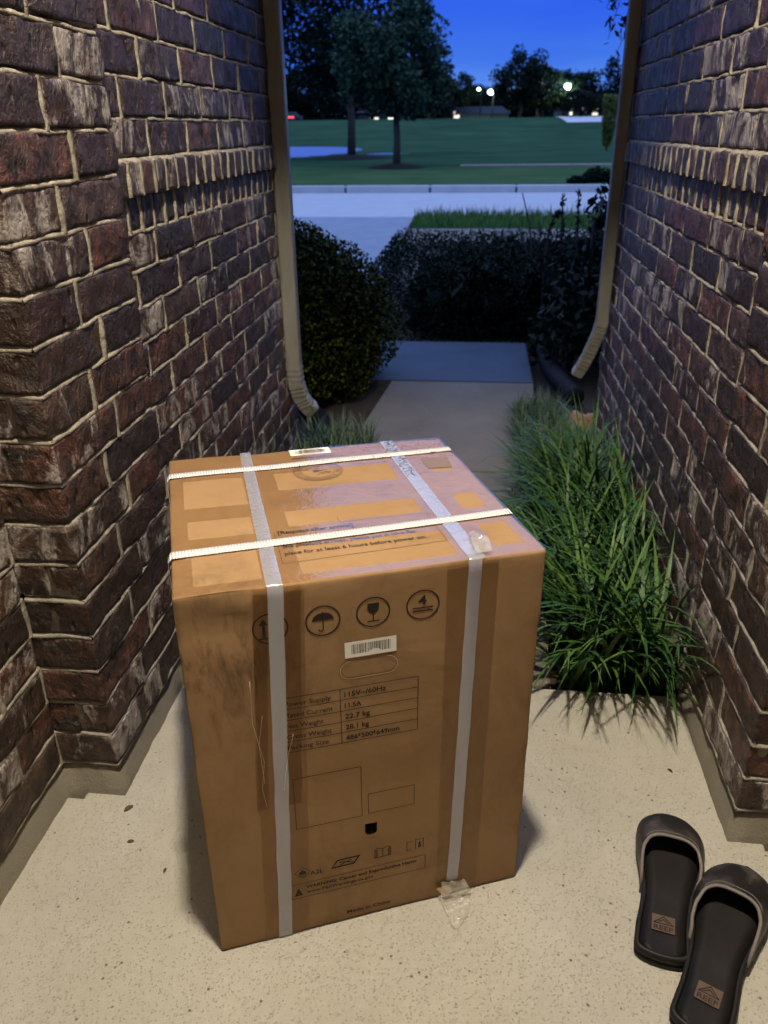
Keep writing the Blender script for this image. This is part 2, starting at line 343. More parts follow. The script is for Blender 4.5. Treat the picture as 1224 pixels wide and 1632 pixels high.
def build_wall(side):
    L_ = side < 0
    sg = 1 if L_ else -1              # outward (towards the alley)
    xn = -.757 if L_ else .612        # near wall plane
    xp = -.646 if L_ else .500        # pilaster plane
    xr = -.668 if L_ else .520        # rear wall plane
    yend = 2.93 if L_ else 3.20
    root = thing('brick_wall', 'rough dark brown brick wall along the left side of the entry, stepping out behind the carton' if L_ else
                 'rough dark brick wall along the right side of the entry, behind the monkey grass and the slippers', 'wall', ((xr + .0) , 2.0, 0))
    B = Bricks(); mbm = MB(); B.mb = mbm
    # near wall, from behind the camera to the return
    pit = .0735; zs = rows_of(pit, .067, TOPZ)
    for i, z in enumerate(zs):
        course(B, xn, sg, -.55 if z < 1.75 else -.1, 1.10-.004, z, pit, .12*(i % 2) + .03, 0 if z < 1.7 else 2)
    mortar_strip(mbm, 'x', xn, sg, -.6, 1.10, zs)
    # pilaster y 1.10 .. 1.50: brick ends show on the return face
    for i, z in enumerate(zs):
        lod = 0 if z < 1.75 else 2
        x0 = xn-.02 if L_ else xp; x1 = xp if L_ else xn+.02
        if i % 2 == 0:
            B.add((x0, 1.10, z+J), (x1, 1.10+.229, z+pit), lod); B.add((x0, 1.341, z+J), (x1, 1.500, z+pit), lod)
        else:
            if i % 4 == 1:
                xm = (x0+x1)/2 + .01*sg; B.add((x0, 1.10, z+J), (xm-J/2, 1.258, z+pit), lod); B.add((xm+J/2, 1.10, z+J), (x1, 1.258, z+pit), lod)
            else: B.add((x0, 1.10, z+J), (x1, 1.258, z+pit), lod)
            B.add((x0, 1.270, z+J), (x1, 1.500, z+pit), lod)
        bead(mbm, xp, sg, 1.335 if i % 2 == 0 else 1.264, z+.004, z+pit+.004)
    mortar_strip(mbm, 'x', xp, sg, 1.101, 1.492, zs)
    mortar_strip(mbm, 'y', 1.10, -1, min(xn, xp)+(.0012 if not L_ else 0), max(xn, xp)-(.0012 if L_ else 0), zs)
    mortar_strip(mbm, 'y', 1.494, 1, *((xr-.03, xp-.008) if L_ else (xp+.008, xr+.03)), zs, .01)
    # rear wall below the band
    pit2 = .0706; zr = [.067 + pit2*k for k in range(13)]
    for i, z in enumerate(zr): course(B, xr, sg, 1.505, yend, z, pit2, .1200*(i % 2) + .05, lodf)
    # soldier rows: lower one recessed, upper one proud (a projecting band)
    for (z, h, pr) in ((.985, .069, -.001), (1.054, .063, .012)):
        y = 1.508
        while y < yend - .02:
            x0, x1 = (xr-DEP, xr+pr) if L_ else (xr-pr, xr+DEP)
            B.add((x0, y, z+ (J if pr < 0 else .003)), (x1, min(y+.0535, yend), z+h), 0 if y < 2.2 else 2, .8); bead(mbm, xr+sg*pr, sg, y+.060, z+.002, z+h, .0085, .0022); y += .0665
    zt = rows_of(.0712, 1.1175, TOPZ)
    for i, z in enumerate(zt): course(B, xr+sg*.002, sg, 1.505, yend, z, .0712, .1200*(i % 2) + .02, lodf)
    mortar_strip(mbm, 'x', xr, sg, 1.50, yend-.004, zr + [.985])
    # band mortar: between the proud bricks, with a ledge on top
    a, b_ = xr+sg*.019, xr-sg*.03
    n = 90; b0 = len(mbm.V)
    prof = [(xr-sg*.03, 1.052), (xr+sg*.006, 1.0555), (xr+sg*.0085, 1.066), (xr+sg*.0085, 1.108), (xr+sg*.0100, 1.1170), (xr+sg*.005, 1.1220), (xr-sg*.004, 1.1260), (xr-sg*.03, 1.13)]
    for i in range(n):
        y = 1.503 + (yend-.006-1.503)*i/(n-1)
        for (x, z) in prof: mbm.V.append((x + .002*noise.noise(Vector((y*30, z*30, x))), y, z + .0018*noise.noise(Vector((y*26, z*20+5, 1)))))
    m_ = len(prof)
    for i in range(n-1):
        for j in range(m_-1): q = b0+i*m_+j; mbm.F.append((q, q+m_, q+m_+1, q+1))
    mortar_strip(mbm, 'x', xr+sg*.002, sg, 1.50, yend-.004, zt, zfirst=1.1165)
    B.build('bricks', root); mbm.build('mortar_joints', M_mortar, root, True)
    # solid core of the wall behind the facing, with the outer brick front of the house
    mb = MB()
    if L_: mb.box((-1.4, -.9, 0), (xn-.03, 1.125, TOPZ)); mb.box((-4.0, 1.13, 0), (xr-.03, yend-.004, TOPZ))
    else: mb.box((xn+.03, -.9, 0), (1.3, 1.125, TOPZ)); mb.box((xr+.03, 1.13, 0), (4.0, yend-.004, TOPZ))
    mb.build('wall_core', M_mortar, root)
    Bf = Bricks()
    for i, z in enumerate(zt[:0] + rows_of(.0712, .067, TOPZ)):
        x = (-1.4 if L_ else xr) - (.12 if i % 2 else 0)
        lim0, lim1 = (-1.4, xr) if L_ else (xr, 1.3)
        while x < lim1 - .02:
            s0, s1 = max(x, lim0), min(x+.229, lim1)
            if s1-s0 > .03: Bf.add((s0, yend-.002, z+J), (s1, yend+.008, z+.0712), 2)
            x += .2405
    Bf.build('front_bricks', root)
    # concrete plinth, flush below the bricks and flared at the foot, slumped mortar on top
    mb = MB(); pts = ([(xn, -.6), (xn, 1.098), (xp, 1.098), (xp, 1.5), (xr, 1.5), (xr, yend)])
    def prof_row(zz, o):  # outward offset
        return [(x + sg*o if True else x, y - (o if (k in (1, 2)) else 0)) for k, (x, y) in enumerate(pts)]
    lv = [(-.03, .006), (.004, .005), (.02, .001), (.055, -.005), (.068, -.009), (.0695, -.045)]
    sub = []
    for k in range(len(pts)-1):
        d_ = math.dist(pts[k], pts[k+1]); nn = max(1, int(d_/.03))
        for t in range(nn): sub.append((k, t/nn))
    sub.append((len(pts)-2, 1.0)); b0 = len(mb.V)
    for (k, t) in sub:
        for (z, o) in lv:
            pr = prof_row(z, o); x = pr[k][0]*(1-t)+pr[k+1][0]*t; y = pr[k][1]*(1-t)+pr[k+1][1]*t
            w = noise.noise(Vector((x*22, y*22, z*22)))*.0035
            mb.V.append((x + sg*w, y - abs(w)*.3, z + (.003*noise.noise(Vector((x*40, y*40, 2))) if z > .05 else 0)))
    m_ = len(lv)
    for i in range(len(sub)-1):
        for j in range(m_-1): q = b0+i*m_+j; mb.F.append((q, q+m_, q+m_+1, q+1))
    e = yend+.006
    mb.box((-1.4 if L_ else xr+.003, yend-.02, -.03), (xr-.003 if L_ else 1.3, e, .066))
    mb.build('plinth', M_plinth, root, True)
    return root
wallL = build_wall(-1); wallR = build_wall(1)

# porch roof: flat ceiling, header beam, soffit over the passage, widened sideways to block skylight
rf = thing('porch_roof', 'painted porch ceiling and header beam spanning the two brick walls overhead', 'roof', (0, 1.3, 2.3))
MB().box((-1.4, -.9, 2.985), (1.3, 1.09, 3.06)).build('ceiling_panel', M_white, rf)
MB().box((-.80, 1.10, 2.405), (.66, 1.5, 2.97), .01).build('header_beam', M_white, rf)
MB().box((-4.3, 1.502, 2.62), (4.3, 3.50, 2.70)).build('soffit', M_white, rf)
# unseen house wall and door, added behind the camera to bounce light
hw = thing('bounce_wall', 'unseen house wall with a panelled front door, added behind the viewpoint to bounce light', 'house wall', (0, -.95, 0))
MB().box((-1.4, -1.05, 0), (1.3, -.95, 2.98)).build('wall', M_white, hw)
dm = mat('door_paint', (.10, .06, .04), .4); mb = MB(); mb.box((-.5, -.948, .02), (.42, -.90, 2.1), .004)
for (x, z) in ((-.42, .2), (.02, .2), (-.42, 1.15), (.02, 1.15)): mb.box((x, -.902, z), (x+.34, -.89, z+.8), .004)
dd = mb.build('door', dm, hw); mb = MB(); mb.tube([(-.43, -.90, 1.0), (-.43, -.85, 1.0)], .01, 10); mb.tube([(-.43, -.85, 1.0), (-.33, -.85, 1.0)], .009, 10); mb.build('handle', mat('brass', (.5, .35, .15), .3, .5, 1.0), dd, True)

# ------------------------------------------------------------------ downspouts
def downspout(pts, front, label, w, elbow_i):
    t = thing('downspout', label, 'downspout', (pts[-1][0], pts[-1][1], 0), 'downspouts at the ends of the two brick walls')
    hw_, hd = w
    sq = []
    for (cx_, cy_) in ((1, 1), (-1, 1), (-1, -1), (1, -1)):
        for k in range(3):
            a = math.radians({(1,1):0,(-1,1):90,(-1,-1):180,(1,-1):270}[(cx_,cy_)] + 45*k); sq.append((cx_*(hw_-.007)+.007*math.cos(a), cy_*(hd-.007)+.007*math.sin(a)))
    MB().tube(pts[:elbow_i+1], 1, sq=sq, up=(0, 1, 0)).build('pipe', M_tan, t, False)
    # corrugated elbow
    e = [Vector(p) for p in pts[elbow_i:]]; dense = []; rad = []
    for i in range(len(e)-1):
        for k in range(7):
            dense.append(e[i].lerp(e[i+1], k/7)); rad.append(1.04 + (.055 if k % 2 and i > 0 else 0))
    dense.append(e[-1]); rad.append(1.05)
    MB().tube(dense, rad, sq=sq, up=(0, 1, 0), cap=False).build('elbow', M_tan, t, False)
    z = pts[elbow_i][2] + .02
    p = pts[0]
    for zz in (1.75,):
        MB().box((p[0]-hw_-.012, p[1]-hd-.003, zz), (p[0]+hw_+.012, p[1]+hd+.003, zz+.03), .002).build('strap', M_tan, t)
    return t
downspout([(-.642, 2.80, 2.6), (-.642, 2.80, 1.5), (-.642, 2.80, .41), (-.642, 2.80, .39), (-.639, 2.805, .32), (-.628, 2.82, .265), (-.608, 2.835, .222), (-.592, 2.85, .206)], None, 'tan painted square downspout with a ribbed elbow beside the round left bush', (.0265, .024), 2)
downspout([(.491, 3.10, 2.6), (.491, 3.10, 1.5), (.491, 3.10, .52), (.491, 3.10, .49), (.485, 3.11, .45), (.473, 3.13, .40), (.458, 3.15, .345), (.440, 3.17, .295), (.428, 3.18, .270)], None, 'tan painted square downspout kicking out above rocks at the end of the right wall', (.0225, .020), 2)
def corr(pts, r, label, step=.012):
    t = []; P = [Vector(p) for p in pts]
    for i in range(len(P)-1):
        n = max(2, int((P[i+1]-P[i]).length/step)); t += [P[i].lerp(P[i+1], k/n) for k in range(n)]
    t.append(P[-1]); 
    for _ in range(12): t = [t[0]] + [(t[i-1]+t[i]*2+t[i+1])/4 for i in range(1, len(t)-1)] + [t[-1]]
    o = MB().tube(t, [r*(1.06 if i % 2 else .94) for i in range(len(t))], 18).build('drain_pipe', M_black, None, True); return tag(o, label, 'drain pipe')
corr([(-.585, 2.90, .01), (-.60, 3.05, .0), (-.65, 3.3, .0), (-.8, 3.6, .0)], .040, 'black corrugated drain pipe under the left downspout elbow')
corr([(.50, 3.66, .02), (.455, 3.82, .03), (.425, 4.0, .035), (.405, 4.3, .035), (.395, 4.75, .035)], .045, 'black corrugated drain pipe lying along the right edge of the far walkway slab')

# ------------------------------------------------------------------ ground, slabs, street
def slab(name, poly, z1, th, m, kind='structure', bev=.006):
    import bmesh
    bm = bmesh.new(); vs = [bm.verts.new((x, y, z1)) for x, y in poly]; f = bm.faces.new(vs)
    if f.normal.z < 0: f.normal_flip()
    r = bmesh.ops.extrude_face_region(bm, geom=[f]); 
    for v in [g for g in r['geom'] if isinstance(g, bmesh.types.BMVert)]: v.co.z -= th
    bm.normal_update(); bmesh.ops.recalc_face_normals(bm, faces=bm.faces[:])
    if bev: bmesh.ops.bevel(bm, geom=[e for e in bm.edges if all(abs(v.co.z-z1) < 1e-6 for v in e.verts)], offset=bev, segments=2, affect='EDGES', profile=.5)
    me = bpy.data.meshes.new(name); bm.to_mesh(me); bm.free(); me.materials.append(m); o = bpy.data.objects.new(name, me); COL.objects.link(o)
    o['kind'] = kind; return o
slab('porch_floor', [(-1.3, -.94), (1.2, -.94), (1.2, 1.08), (.56, 1.08), (.56, 1.504), (-.72, 1.504), (-.72, 1.08), (-1.3, 1.08)], 0, .10, M_floor)
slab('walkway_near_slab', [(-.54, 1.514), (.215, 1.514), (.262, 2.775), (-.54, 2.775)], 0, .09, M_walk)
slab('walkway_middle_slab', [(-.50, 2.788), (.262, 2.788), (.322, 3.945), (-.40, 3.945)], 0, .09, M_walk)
slab('walkway_far_slab', [(-1.6, 3.960), (.322, 3.960), (.325, 4.78), (-1.6, 4.78)], 0, .09, M_skytint)
def hground(x, y):
    d = ((x+12.3)/6.0)**2 + ((y-44)/13.5)**2; basin = -.55*max(0, min(1, (1.08-d)/.25))
    d2 = ((x+4.2)/.9)**2 + ((y-40)/1.8)**2; basin = min(basin, -.3*max(0, min(1, (1.1-d2)/.3)))
    rise = 1.86*max(0, min(1, (y-56)/46))
    rise = rise*rise*(3-2*rise/1.86)/1.86/ 1.0 if rise > 0 else 0
    return .10 + basin + rise + .04*noise.noise(Vector((x*.15, y*.08, 0)))*min(1, max(0, (y-26.5)/5))
ys = np.concatenate([np.linspace(17.22, 62, 120), np.linspace(63, 110, 40), np.linspace(115, 700, 25)]); xsn = np.concatenate([np.linspace(-300, -32, 14), np.linspace(-30, 30, 121), np.linspace(32, 300, 14)])
V = [(x, y, hground(x, y) if y > 17.3 else .10) for y in ys for x in xsn]; nx = len(xsn)
F = np.array([(j*nx+i, j*nx+i+1, (j+1)*nx+i+1, (j+1)*nx+i) for j in range(len(ys)-1) for i in range(nx-1)])
tag(mk('lawn', V, F, M_lawn, None, True), kind='structure')
tag(mk('yard_ground', [(-60, -30, -.06), (60, -30, -.06), (60, 17.3, -.06), (-60, 17.3, -.06)], [(0, 1, 2, 3)], M_soil), kind='structure')
tag(mk('pond_water', [(-40, 30, .035), (4, 30, .035), (4, 60, .035), (-40, 60, .035)], [(0, 1, 2, 3)], M_water), kind='structure')
slab('street', [(-60, 12.35), (60, 12.35), (60, 17.10), (-60, 17.10)], -.025, .03, M_street, bev=0)
slab('driveway', [(-6, 4.9), (-.82, 4.9), (-.90, 12.34), (-6.5, 12.34)], -.021, .03, M_drive, bev=0)
slab('sidewalk', [(-.78, 9.4), (30, 9.4), (30, 10.75), (-.84, 10.75)], -.010, .05, M_walk, bev=0)
k0 = -30.0; j = 0
mb = MB()
while k0 < 30: mb.box((k0+.02, 17.10, -.05), (k0+1.69, 17.26, .108), .012); k0 += 1.71
tag(mb.build('kerb', M_kerb), kind='structure')
tag(MB().box((-30, 17.14, -.05), (30, 17.258, .07)).build('kerb_bed', M_soil), kind='structure')
mb = MB(); k0 = -.5
while k0 < 30: mb.box((k0, 25.2, .0), (k0+1.6, 26.1, .135)); k0 += 1.62
tag(mb.build('far_sidewalk', M_walk), kind='structure')
slab('verge_ground', [(-.83, 10.76), (30, 10.76), (30, 12.33), (-.90, 12.33)], -.012, .045, M_lawn, bev=0)
_P = [(8.2+7.0*i/12*(1+.1*j), 84+14*j/10, hground(8.2+7.0*i/12, 84+14*j/10)+.06) for j in range(11) for i in range(13)]
tag(mk('far_car_park', _P, [(j*13+i, j*13+i+1, j*13+i+14, j*13+i+13) for j in range(10) for i in range(12)], M_kerb), kind='structure')
M_verge = mat('verge_lawn', (.05, .1, .03), 1.0, .0); _v = coord(M_verge); ln(M_verge, ramp(M_verge, noi(M_verge, _v, .6, 6, .6), [(.3, (.036, .075, .030)), (.7, (.064, .115, .045))]), BS(M_verge).inputs['Base Color']); ln(M_verge, bump(M_verge, noi(M_verge, _v, 14, 4, .8), .8, .08), BS(M_verge).inputs['Normal'])
_P = [(-30+i*1.0, 17.262+7.9*j/16, hground(-30+i, 17.31+7.9*j/16)+.006) for j in range(17) for i in range(61)]
tag(mk('kerbside_lawn', _P, [(j*61+i, j*61+i+1, j*61+i+62, j*61+i+61) for j in range(16) for i in range(60)], M_verge, None, True), kind='structure')

# ------------------------------------------------------------------ blades and leaves
def blades(name, specs, m, seg=6, parent=None):
    """specs rows: x,y,z, len, width, azimuth, lean0, curl"""
    V = []; F = []; b = 0
    for (x, y, z, ln_, w, az, lean, curl) in specs:
        dx, dy = math.cos(az), math.sin(az); sx_, sy_ = -dy, dx
        px, pz, ang = 0.0, 0.0, lean; st = ln_/seg
        for i in range(seg+1):
            t = i/seg; ww = w*.5*(1 - t**2.2)*(.65+.35*min(1, t*4)) + .0002
            cx_, cy_, cz = x+dx*px, y+dy*px, max(z+pz, z+.004)
            V += [(cx_-sx_*ww, cy_-sy_*ww, cz+ww*.25), (cx_+sx_*ww, cy_+sy_*ww, cz+ww*.25)]
            if i < seg: q = b+2*i; F.append((q, q+1, q+3, q+2))
            px += st*math.sin(ang); pz += st*math.cos(ang); ang += curl/seg*(.5+t)
        b += 2*(seg+1)
    return mk(name, V, np.array(F), m, parent, True)
def leaves(P, size, aspect=.5, tri=False, jit=.5, updir=None):
    """P (n,3) centres -> leaf quads (diamond), random orientation"""
    n = len(P); a = RNG.normal(size=(n, 3)); 
    if updir is not None: a += updir
    a /= np.linalg.norm(a, axis=1)[:, None]; b = RNG.normal(size=(n, 3)); b = np.cross(a, b); b /= np.linalg.norm(b, axis=1)[:, None]
    s = size*(1-jit/2+jit*RNG.random(n))[:, None]
    V = np.stack([P-a*s*.5, P+b*s*aspect*.5, P+a*s*.5, P-b*s*aspect*.5], 1).reshape(-1, 3)
    return V, np.arange(4*n).reshape(n, 4)
def blob_points(n, c, r, lump=.25, shellp=.5, zmin=None, freq=2.2, seed=0, cut=None):
    out = []; c = np.array(c); r = np.array(r)
    while len(out) < n:
        d = RNG.normal(size=3); d /= np.linalg.norm(d)
        k = 1 + lump*noise.noise(Vector(d*freq)+Vector((seed, seed*2, 0))) + lump*.5*noise.noise(Vector(d*freq*3)+Vector((seed, 0, 5)))
        rr = k*(RNG.random()**(shellp)) ; p = c + d*r*rr
        if zmin is not None and p[2] < zmin: continue
        if cut is not None and cut(p): continue
        out.append(p)
    return np.array(out)

# right bed: monkey grass, broad arching blades near, finer towards the downspout
sp = []
def bedx(y): return (.235 + .03*(y-1.5), .495 if y < 1.5 else .515)
clumps = []
for i in range(78):
    y = 1.55 + 1.05*RNG.random(); a, b_ = bedx(y); clumps.append((a + .03 + (b_-a-.05)*RNG.random(), y))
clumps += [(.27, 1.55), (.33, 1.545), (.40, 1.55), (.46, 1.55), (.30, 1.62), (.43, 1.63), (.37, 1.66)]
for (cx_, cy_) in clumps:
    for k in range(int(17+9*RNG.random())):
        az = RNG.random()*2*math.pi; ln_ = .26 + .26*RNG.random()
        near_wall = max(0, cx_-.42)*6
        sp.append((cx_+.02*RNG.normal(), cy_+.02*RNG.normal(), -.055, ln_*(1.0+.15*near_wall), .0085+.006*RNG.random(), az, .06+.42*RNG.random(), .9+1.6*RNG.random()))
specs = [s for s in sp if not (s[0]+math.cos(s[5])*s[3]*.55 > .515)]
for az, x, ln_ in ((-1.9, .33, .40), (-1.45, .36, .44), (-1.2, .42, .36), (-2.2, .30, .34), (-1.6, .46, .42), (-1.75, .40, .30), (-2.6, .26, .30), (-1.35, .44, .44)):
    specs.append((x, 1.56, -.05, ln_, .009, az, .35, 1.5))
tag(blades('monkey_grass', specs, M_grass, 8), 'thick green monkey grass with long arching blades along the right wall', 'grass', kind='stuff')
sp = []
for i in range(6500):
    y = 2.25 + 1.30*RNG.random(); a = bedx(y)[0]-.075; b_ = .50; x = a+(b_-a)*RNG.random()
    if y > 3.12 and x > .40: continue
    sp.append((x, y, -.055, .09+.10*RNG.random(), .0035+.003*RNG.random(), RNG.random()*6.28, .05+.6*RNG.random(), .3+1.3*RNG.random()))
tag(blades('ground_weeds', sp, M_weed, 4), 'fine grey green weeds growing between walkway and right downspout', 'weeds', kind='stuff')
sp = []
for i in range(2600):
    y = 2.0 + 1.1*RNG.random(); x = -.655 + .26*RNG.random()
    sp.append((x, y, -.045, .10+.10*RNG.random()*(1.4 if RNG.random() < .1 else 1), .004+.003*RNG.random(), RNG.random()*6.28, .05+.6*RNG.random(), .3+1.2*RNG.random()))
for k in range(6): sp.append((-.64+.03*RNG.random(), 1.95+.5*RNG.random(), -.05, .34+.08*RNG.random(), .007, 1.0+RNG.random(), .05, .35))
tag(blades('side_grass', sp, M_weed, 5), 'short weedy grass strip behind the carton at the foot of the left wall', 'grass', kind='stuff')
sp = []
for i in range(9000):
    y = 10.78 + 1.52*RNG.random(); x = -.85 + 6.5*RNG.random()
    sp.append((x, y, -.012, .06+.07*RNG.random(), .012, RNG.random()*6.28, .05+.4*RNG.random(), .5*RNG.random()))
for i in range(500):
    sp.append((-.88+5.5*RNG.random(), 12.25, -.012, .12+.12*RNG.random()*RNG.random(), .012, RNG.random()*6.28, .05+.3*RNG.random(), .4*RNG.random()))
tag(blades('verge_grass', sp, leafmat('verge_blade', (.03, .075, .012), (.05, .11, .02), (.07, .14, .025)), 2), 'strip of unmown green grass between the sidewalk and the street', 'grass', kind='stuff')

# left round bush
bush = thing('round_bush', 'round clipped green bush beside the walkway, next to the left downspout', 'bush', (-1.02, 4.05, -.06))
P = blob_points(34000, (-1.0, 3.93, .29), (.61, .62, .50), .13, .16, -.05, 2.4, 3)
V, F = leaves(P, .022, .6); mk('foliage', V, F, M_bush, bush)
mb = MB()
for k in range(26):
    a = k*2.4; q = Vector((-1.02+.42*math.cos(a)*RNG.random(), 4.02+.42*math.sin(a)*RNG.random(), .25+.35*RNG.random())); mb.tube([(-1.02, 4.02, -.06), Vector((-1.02, 4.02, .1)).lerp(q, .5), q], [.014, .008, .003], 5)
mb.build('stems', M_bark, bush)
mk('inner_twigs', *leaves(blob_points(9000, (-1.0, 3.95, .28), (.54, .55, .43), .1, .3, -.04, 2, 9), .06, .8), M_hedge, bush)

# hedge across the end of the path
hedge = thing('hedge', 'wide dark clipped hedge closing the far end of the walkway', 'hedge', (.1, 5.7, -.06))
P = []
while len(P) < 42000:
    x, y, z = RNG.uniform(-.70, 1.9), RNG.uniform(4.86, 6.9), RNG.uniform(-.05, .53)
    dx = max(0, -.28-x)/.40; dz = max(0, z-.22)/.30; dyf = max(0, 5.2-y)/.34
    k = (dx**2.4 + dz**3*1.0 + dyf**2.4)
    top = .47 + .03*noise.noise(Vector((x*3, y*3, 0)))
    if k > 1 or z > top - .03*max(0, y-5.3): continue
    deep = min(z-(-.1), top-z, y-4.86, x+.7)
    if deep > .10 and RNG.random() < .75: continue
    P.append((x, y, z))
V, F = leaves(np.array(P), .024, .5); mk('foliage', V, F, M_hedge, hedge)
mb = MB()
for k in range(14):
    x, y = RNG.uniform(-.45, 1.7), RNG.uniform(5.1, 6.7); mb = MB(); mb.tube([(x, y, -.06), (x+RNG.uniform(-.1, .1), y, .2), (x+RNG.uniform(-.2, .2), y, .4)], [.012, .008, .004], 5); mb.build('stem', M_bark, hedge)
_c = np.stack([RNG.uniform(-.40, 1.8, 4200), RNG.uniform(5.05, 6.8, 4200), RNG.uniform(-.04, .34, 4200)], 1); _c = _c[~((_c[:, 0] < -.1) & (_c[:, 2] > .22))]
mk('inner_twigs', *leaves(_c, .13, .8), M_hedge, hedge)
# shrub right
shr = thing('leafy_shrub', 'tall dark leafy shrub rising beside the right downspout', 'shrub', (1.0, 4.5, -.06))
P = np.concatenate([blob_points(3600, (.95, 4.45, .32), (.52, .55, .42), .35, .3, -.05, 2.4, 5), blob_points(700, (.80, 4.55, .76), (.20, .24, .16), .5, .5, None, 2.4, 8), blob_points(500, (.47, 4.35, .18), (.16, .35, .22), .4, .4, -.05, 2, 3)])
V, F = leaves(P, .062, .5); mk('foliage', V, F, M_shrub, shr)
mb = MB()
for k in range(12):
    a = k*2.4; q = Vector((.9+.25*math.cos(a), 4.5+.3*math.sin(a), .5+.35*RNG.random())); mb.tube([(.95, 4.5, -.06), (.95, 4.5, .15), q], [.015, .01, .004], 5)
mb.build('stems', M_bark, shr)
# thin stalks silhouetted against the street
def stalk(pts, label, bud=True, name='flower_stalk'):
    t = thing(name, label, 'plant stalk', (pts[0][0], pts[0][1], -.06), 'thin stalks rising out of the hedge')
    P = [Vector(p) for p in pts]; mb = MB(); mb.tube(P, [.0055]*(len(P)-1)+[.003], 6); mb.build('stem', M_bark, t)
    if bud:
        n = 44; Q = []
        for k in range(n):
            s_ = .35+.65*k/n; i = min(int(s_*(len(P)-1)), len(P)-2); Q.append(np.array(P[i].lerp(P[i+1], s_*(len(P)-1)-i)) + RNG.normal(size=3)*.008)
        V, F = leaves(np.array(Q), .032, .5); mk('leaf_tuft', V, F, M_hedge, t)
    return t
stalk([(.37, 5.3, 0), (.36, 5.3, .45), (.335, 5.3, .62), (.28, 5.3, .80)], 'bare curved twig leftmost above the hedge against the street', False)
stalk([(.34, 5.3, 0), (.33, 5.3, .45), (.27, 5.3, .60)], 'short straight twig beside the leftmost curved twig above the hedge', False)
stalk([(.42, 5.0, 0), (.42, 5.0, .50), (.44, 5.0, .64), (.475, 5.0, .72), (.50, 5.0, .69)], 'stalk bending over into a small hook above the hedge')
stalk([(.485, 4.8, 0), (.49, 4.8, .5), (.485, 4.8, .68), (.475, 4.8, .83)], 'upright knobbly stalk between the hooked stalk and the tallest one')
stalk([(.56, 4.7, 0), (.57, 4.7, .5), (.56, 4.7, .68), (.548, 4.7, .86)], 'tallest knobbly stalk just left of the dark stake')
st = MB(); st.tube([(.60, 4.4, -.06), (.607, 4.4, .73)], .009, 8); tag(st.build('garden_stake', M_black, None, True), 'thin black upright stake beside the leafy shrub', 'stake')

# rocks by the right downspout
M_rock = mat('rock', (.30, .17, .11), .85, .2); _v = coord(M_rock); ln(M_rock, ramp(M_rock, noi(M_rock, _v, 14, 5), [(.3, (.16, .085, .05)), (.7, (.36, .23, .15))]), BS(M_rock).inputs['Base Color']); ln(M_rock, bump(M_rock, noi(M_rock, _v, 60), .6, .01), BS(M_rock).inputs['Normal'])
def rock(c, r, lab, seed):
    import bmesh
    bm = bmesh.new(); bmesh.ops.create_icosphere(bm, subdivisions=3, radius=1)
    for v in bm.verts:
        d = v.co.normalized(); k = 1+.35*noise.noise(d*1.3+Vector((seed, 0, 0)))+.12*noise.noise(d*4+Vector((seed, 3, 0))); v.co = Vector((d.x*r[0]*k, d.y*r[1]*k, max(-r[2]*.5, d.z*r[2]*k)))+Vector(c)
    me = bpy.data.meshes.new('rock'); bm.to_mesh(me); bm.free(); me.materials.append(M_rock); o = bpy.data.objects.new('rock', me); COL.objects.link(o); tag(o, lab, 'rock', 'rocks at the downspout feet')
rock((.465, 3.36, 0.0), (.055, .045, .05), 'reddish brown rock in the weeds under the right downspout', 1)
rock((.535, 3.36, 0.0), (.04, .04, .045), 'smaller brown rock against the right wall plinth end', 5)
rock((-.545, 2.93, -.02), (.05, .045, .045), 'brown rock at the foot of the left downspout', 9)

# ------------------------------------------------------------------ trees
def tree(name, label, x, y, zb, h, cr, cz, trunk_r, nleaf, lsize, m, lump=.45, group=None, crown_c=None, limbs=9, holes=.12, sub=None, cat='tree', droop=0):
    t = thing(name, label, cat, (x, y, zb), group); mb = MB()
    cc = Vector(crown_c) if crown_c else Vector((0, 0, cz))
    th = cz*.8
    mb.tube([(0, 0, -.1), (.005*h, 0, th*.35), (-.004*h, 0, th*.7), (cc.x*.5, cc.y*.5, cz)], [trunk_r*1.25, trunk_r, trunk_r*.8, trunk_r*.4], 9)
    subs = []
    for k in range(limbs):
        a = k*2.399+.3; e = (.15+.85*((k+.5)/limbs)); d = Vector((math.cos(a), math.sin(a), 0))
        tip = cc + Vector((d.x*cr[0]*.72, d.y*cr[1]*.72, cr[2]*(e*1.5-.75)))
        st_ = Vector((0, 0, th*(.55+.4*e))); mid = st_.lerp(tip, .5)+Vector((0, 0, .06*h))
        mb.tube([st_, mid, tip], [trunk_r*.45, trunk_r*.25, trunk_r*.08], 6); subs.append(tip)
    mb.build('trunk', M_bark, t, True, True)
    P = []
    ns = max(14, limbs*4)
    cs = [np.array(cc)+RNG.normal(size=3)*np.array(cr)*.12 for _ in range(3)]
    for s_ in subs: cs.append(np.array(s_))
    while len(cs) < ns:
        d = RNG.normal(size=3); d /= np.linalg.norm(d); cs.append(np.array(cc)+d*np.array(cr)*(.45+.42*RNG.random()))
    per = nleaf//len(cs)
    for c in cs:
        rr = np.array(cr)*(.20+.16*RNG.random()); q = RNG.normal(size=(per, 3)); q /= np.linalg.norm(q, axis=1)[:, None]; q *= (RNG.random(per)**.45)[:, None]
        P.append(c + q*rr + np.array([0, 0, -droop*RNG.random()]))
    P = np.concatenate(P); V, F = leaves(P, lsize, .5); mk('crown', V, F, m, t, False, True); return t
g_ = 'young street trees on mulch rings'
tree('oak_tree', 'nearer leafy tree on a dark mulch ring across the street, rounded crown', -2.32, 24.8, .1, 4.6, (1.75, 1.7, 1.65), 2.62, .10, 13000, .16, M_leafT, group=g_, crown_c=(-.15, 0, 2.62), limbs=11)
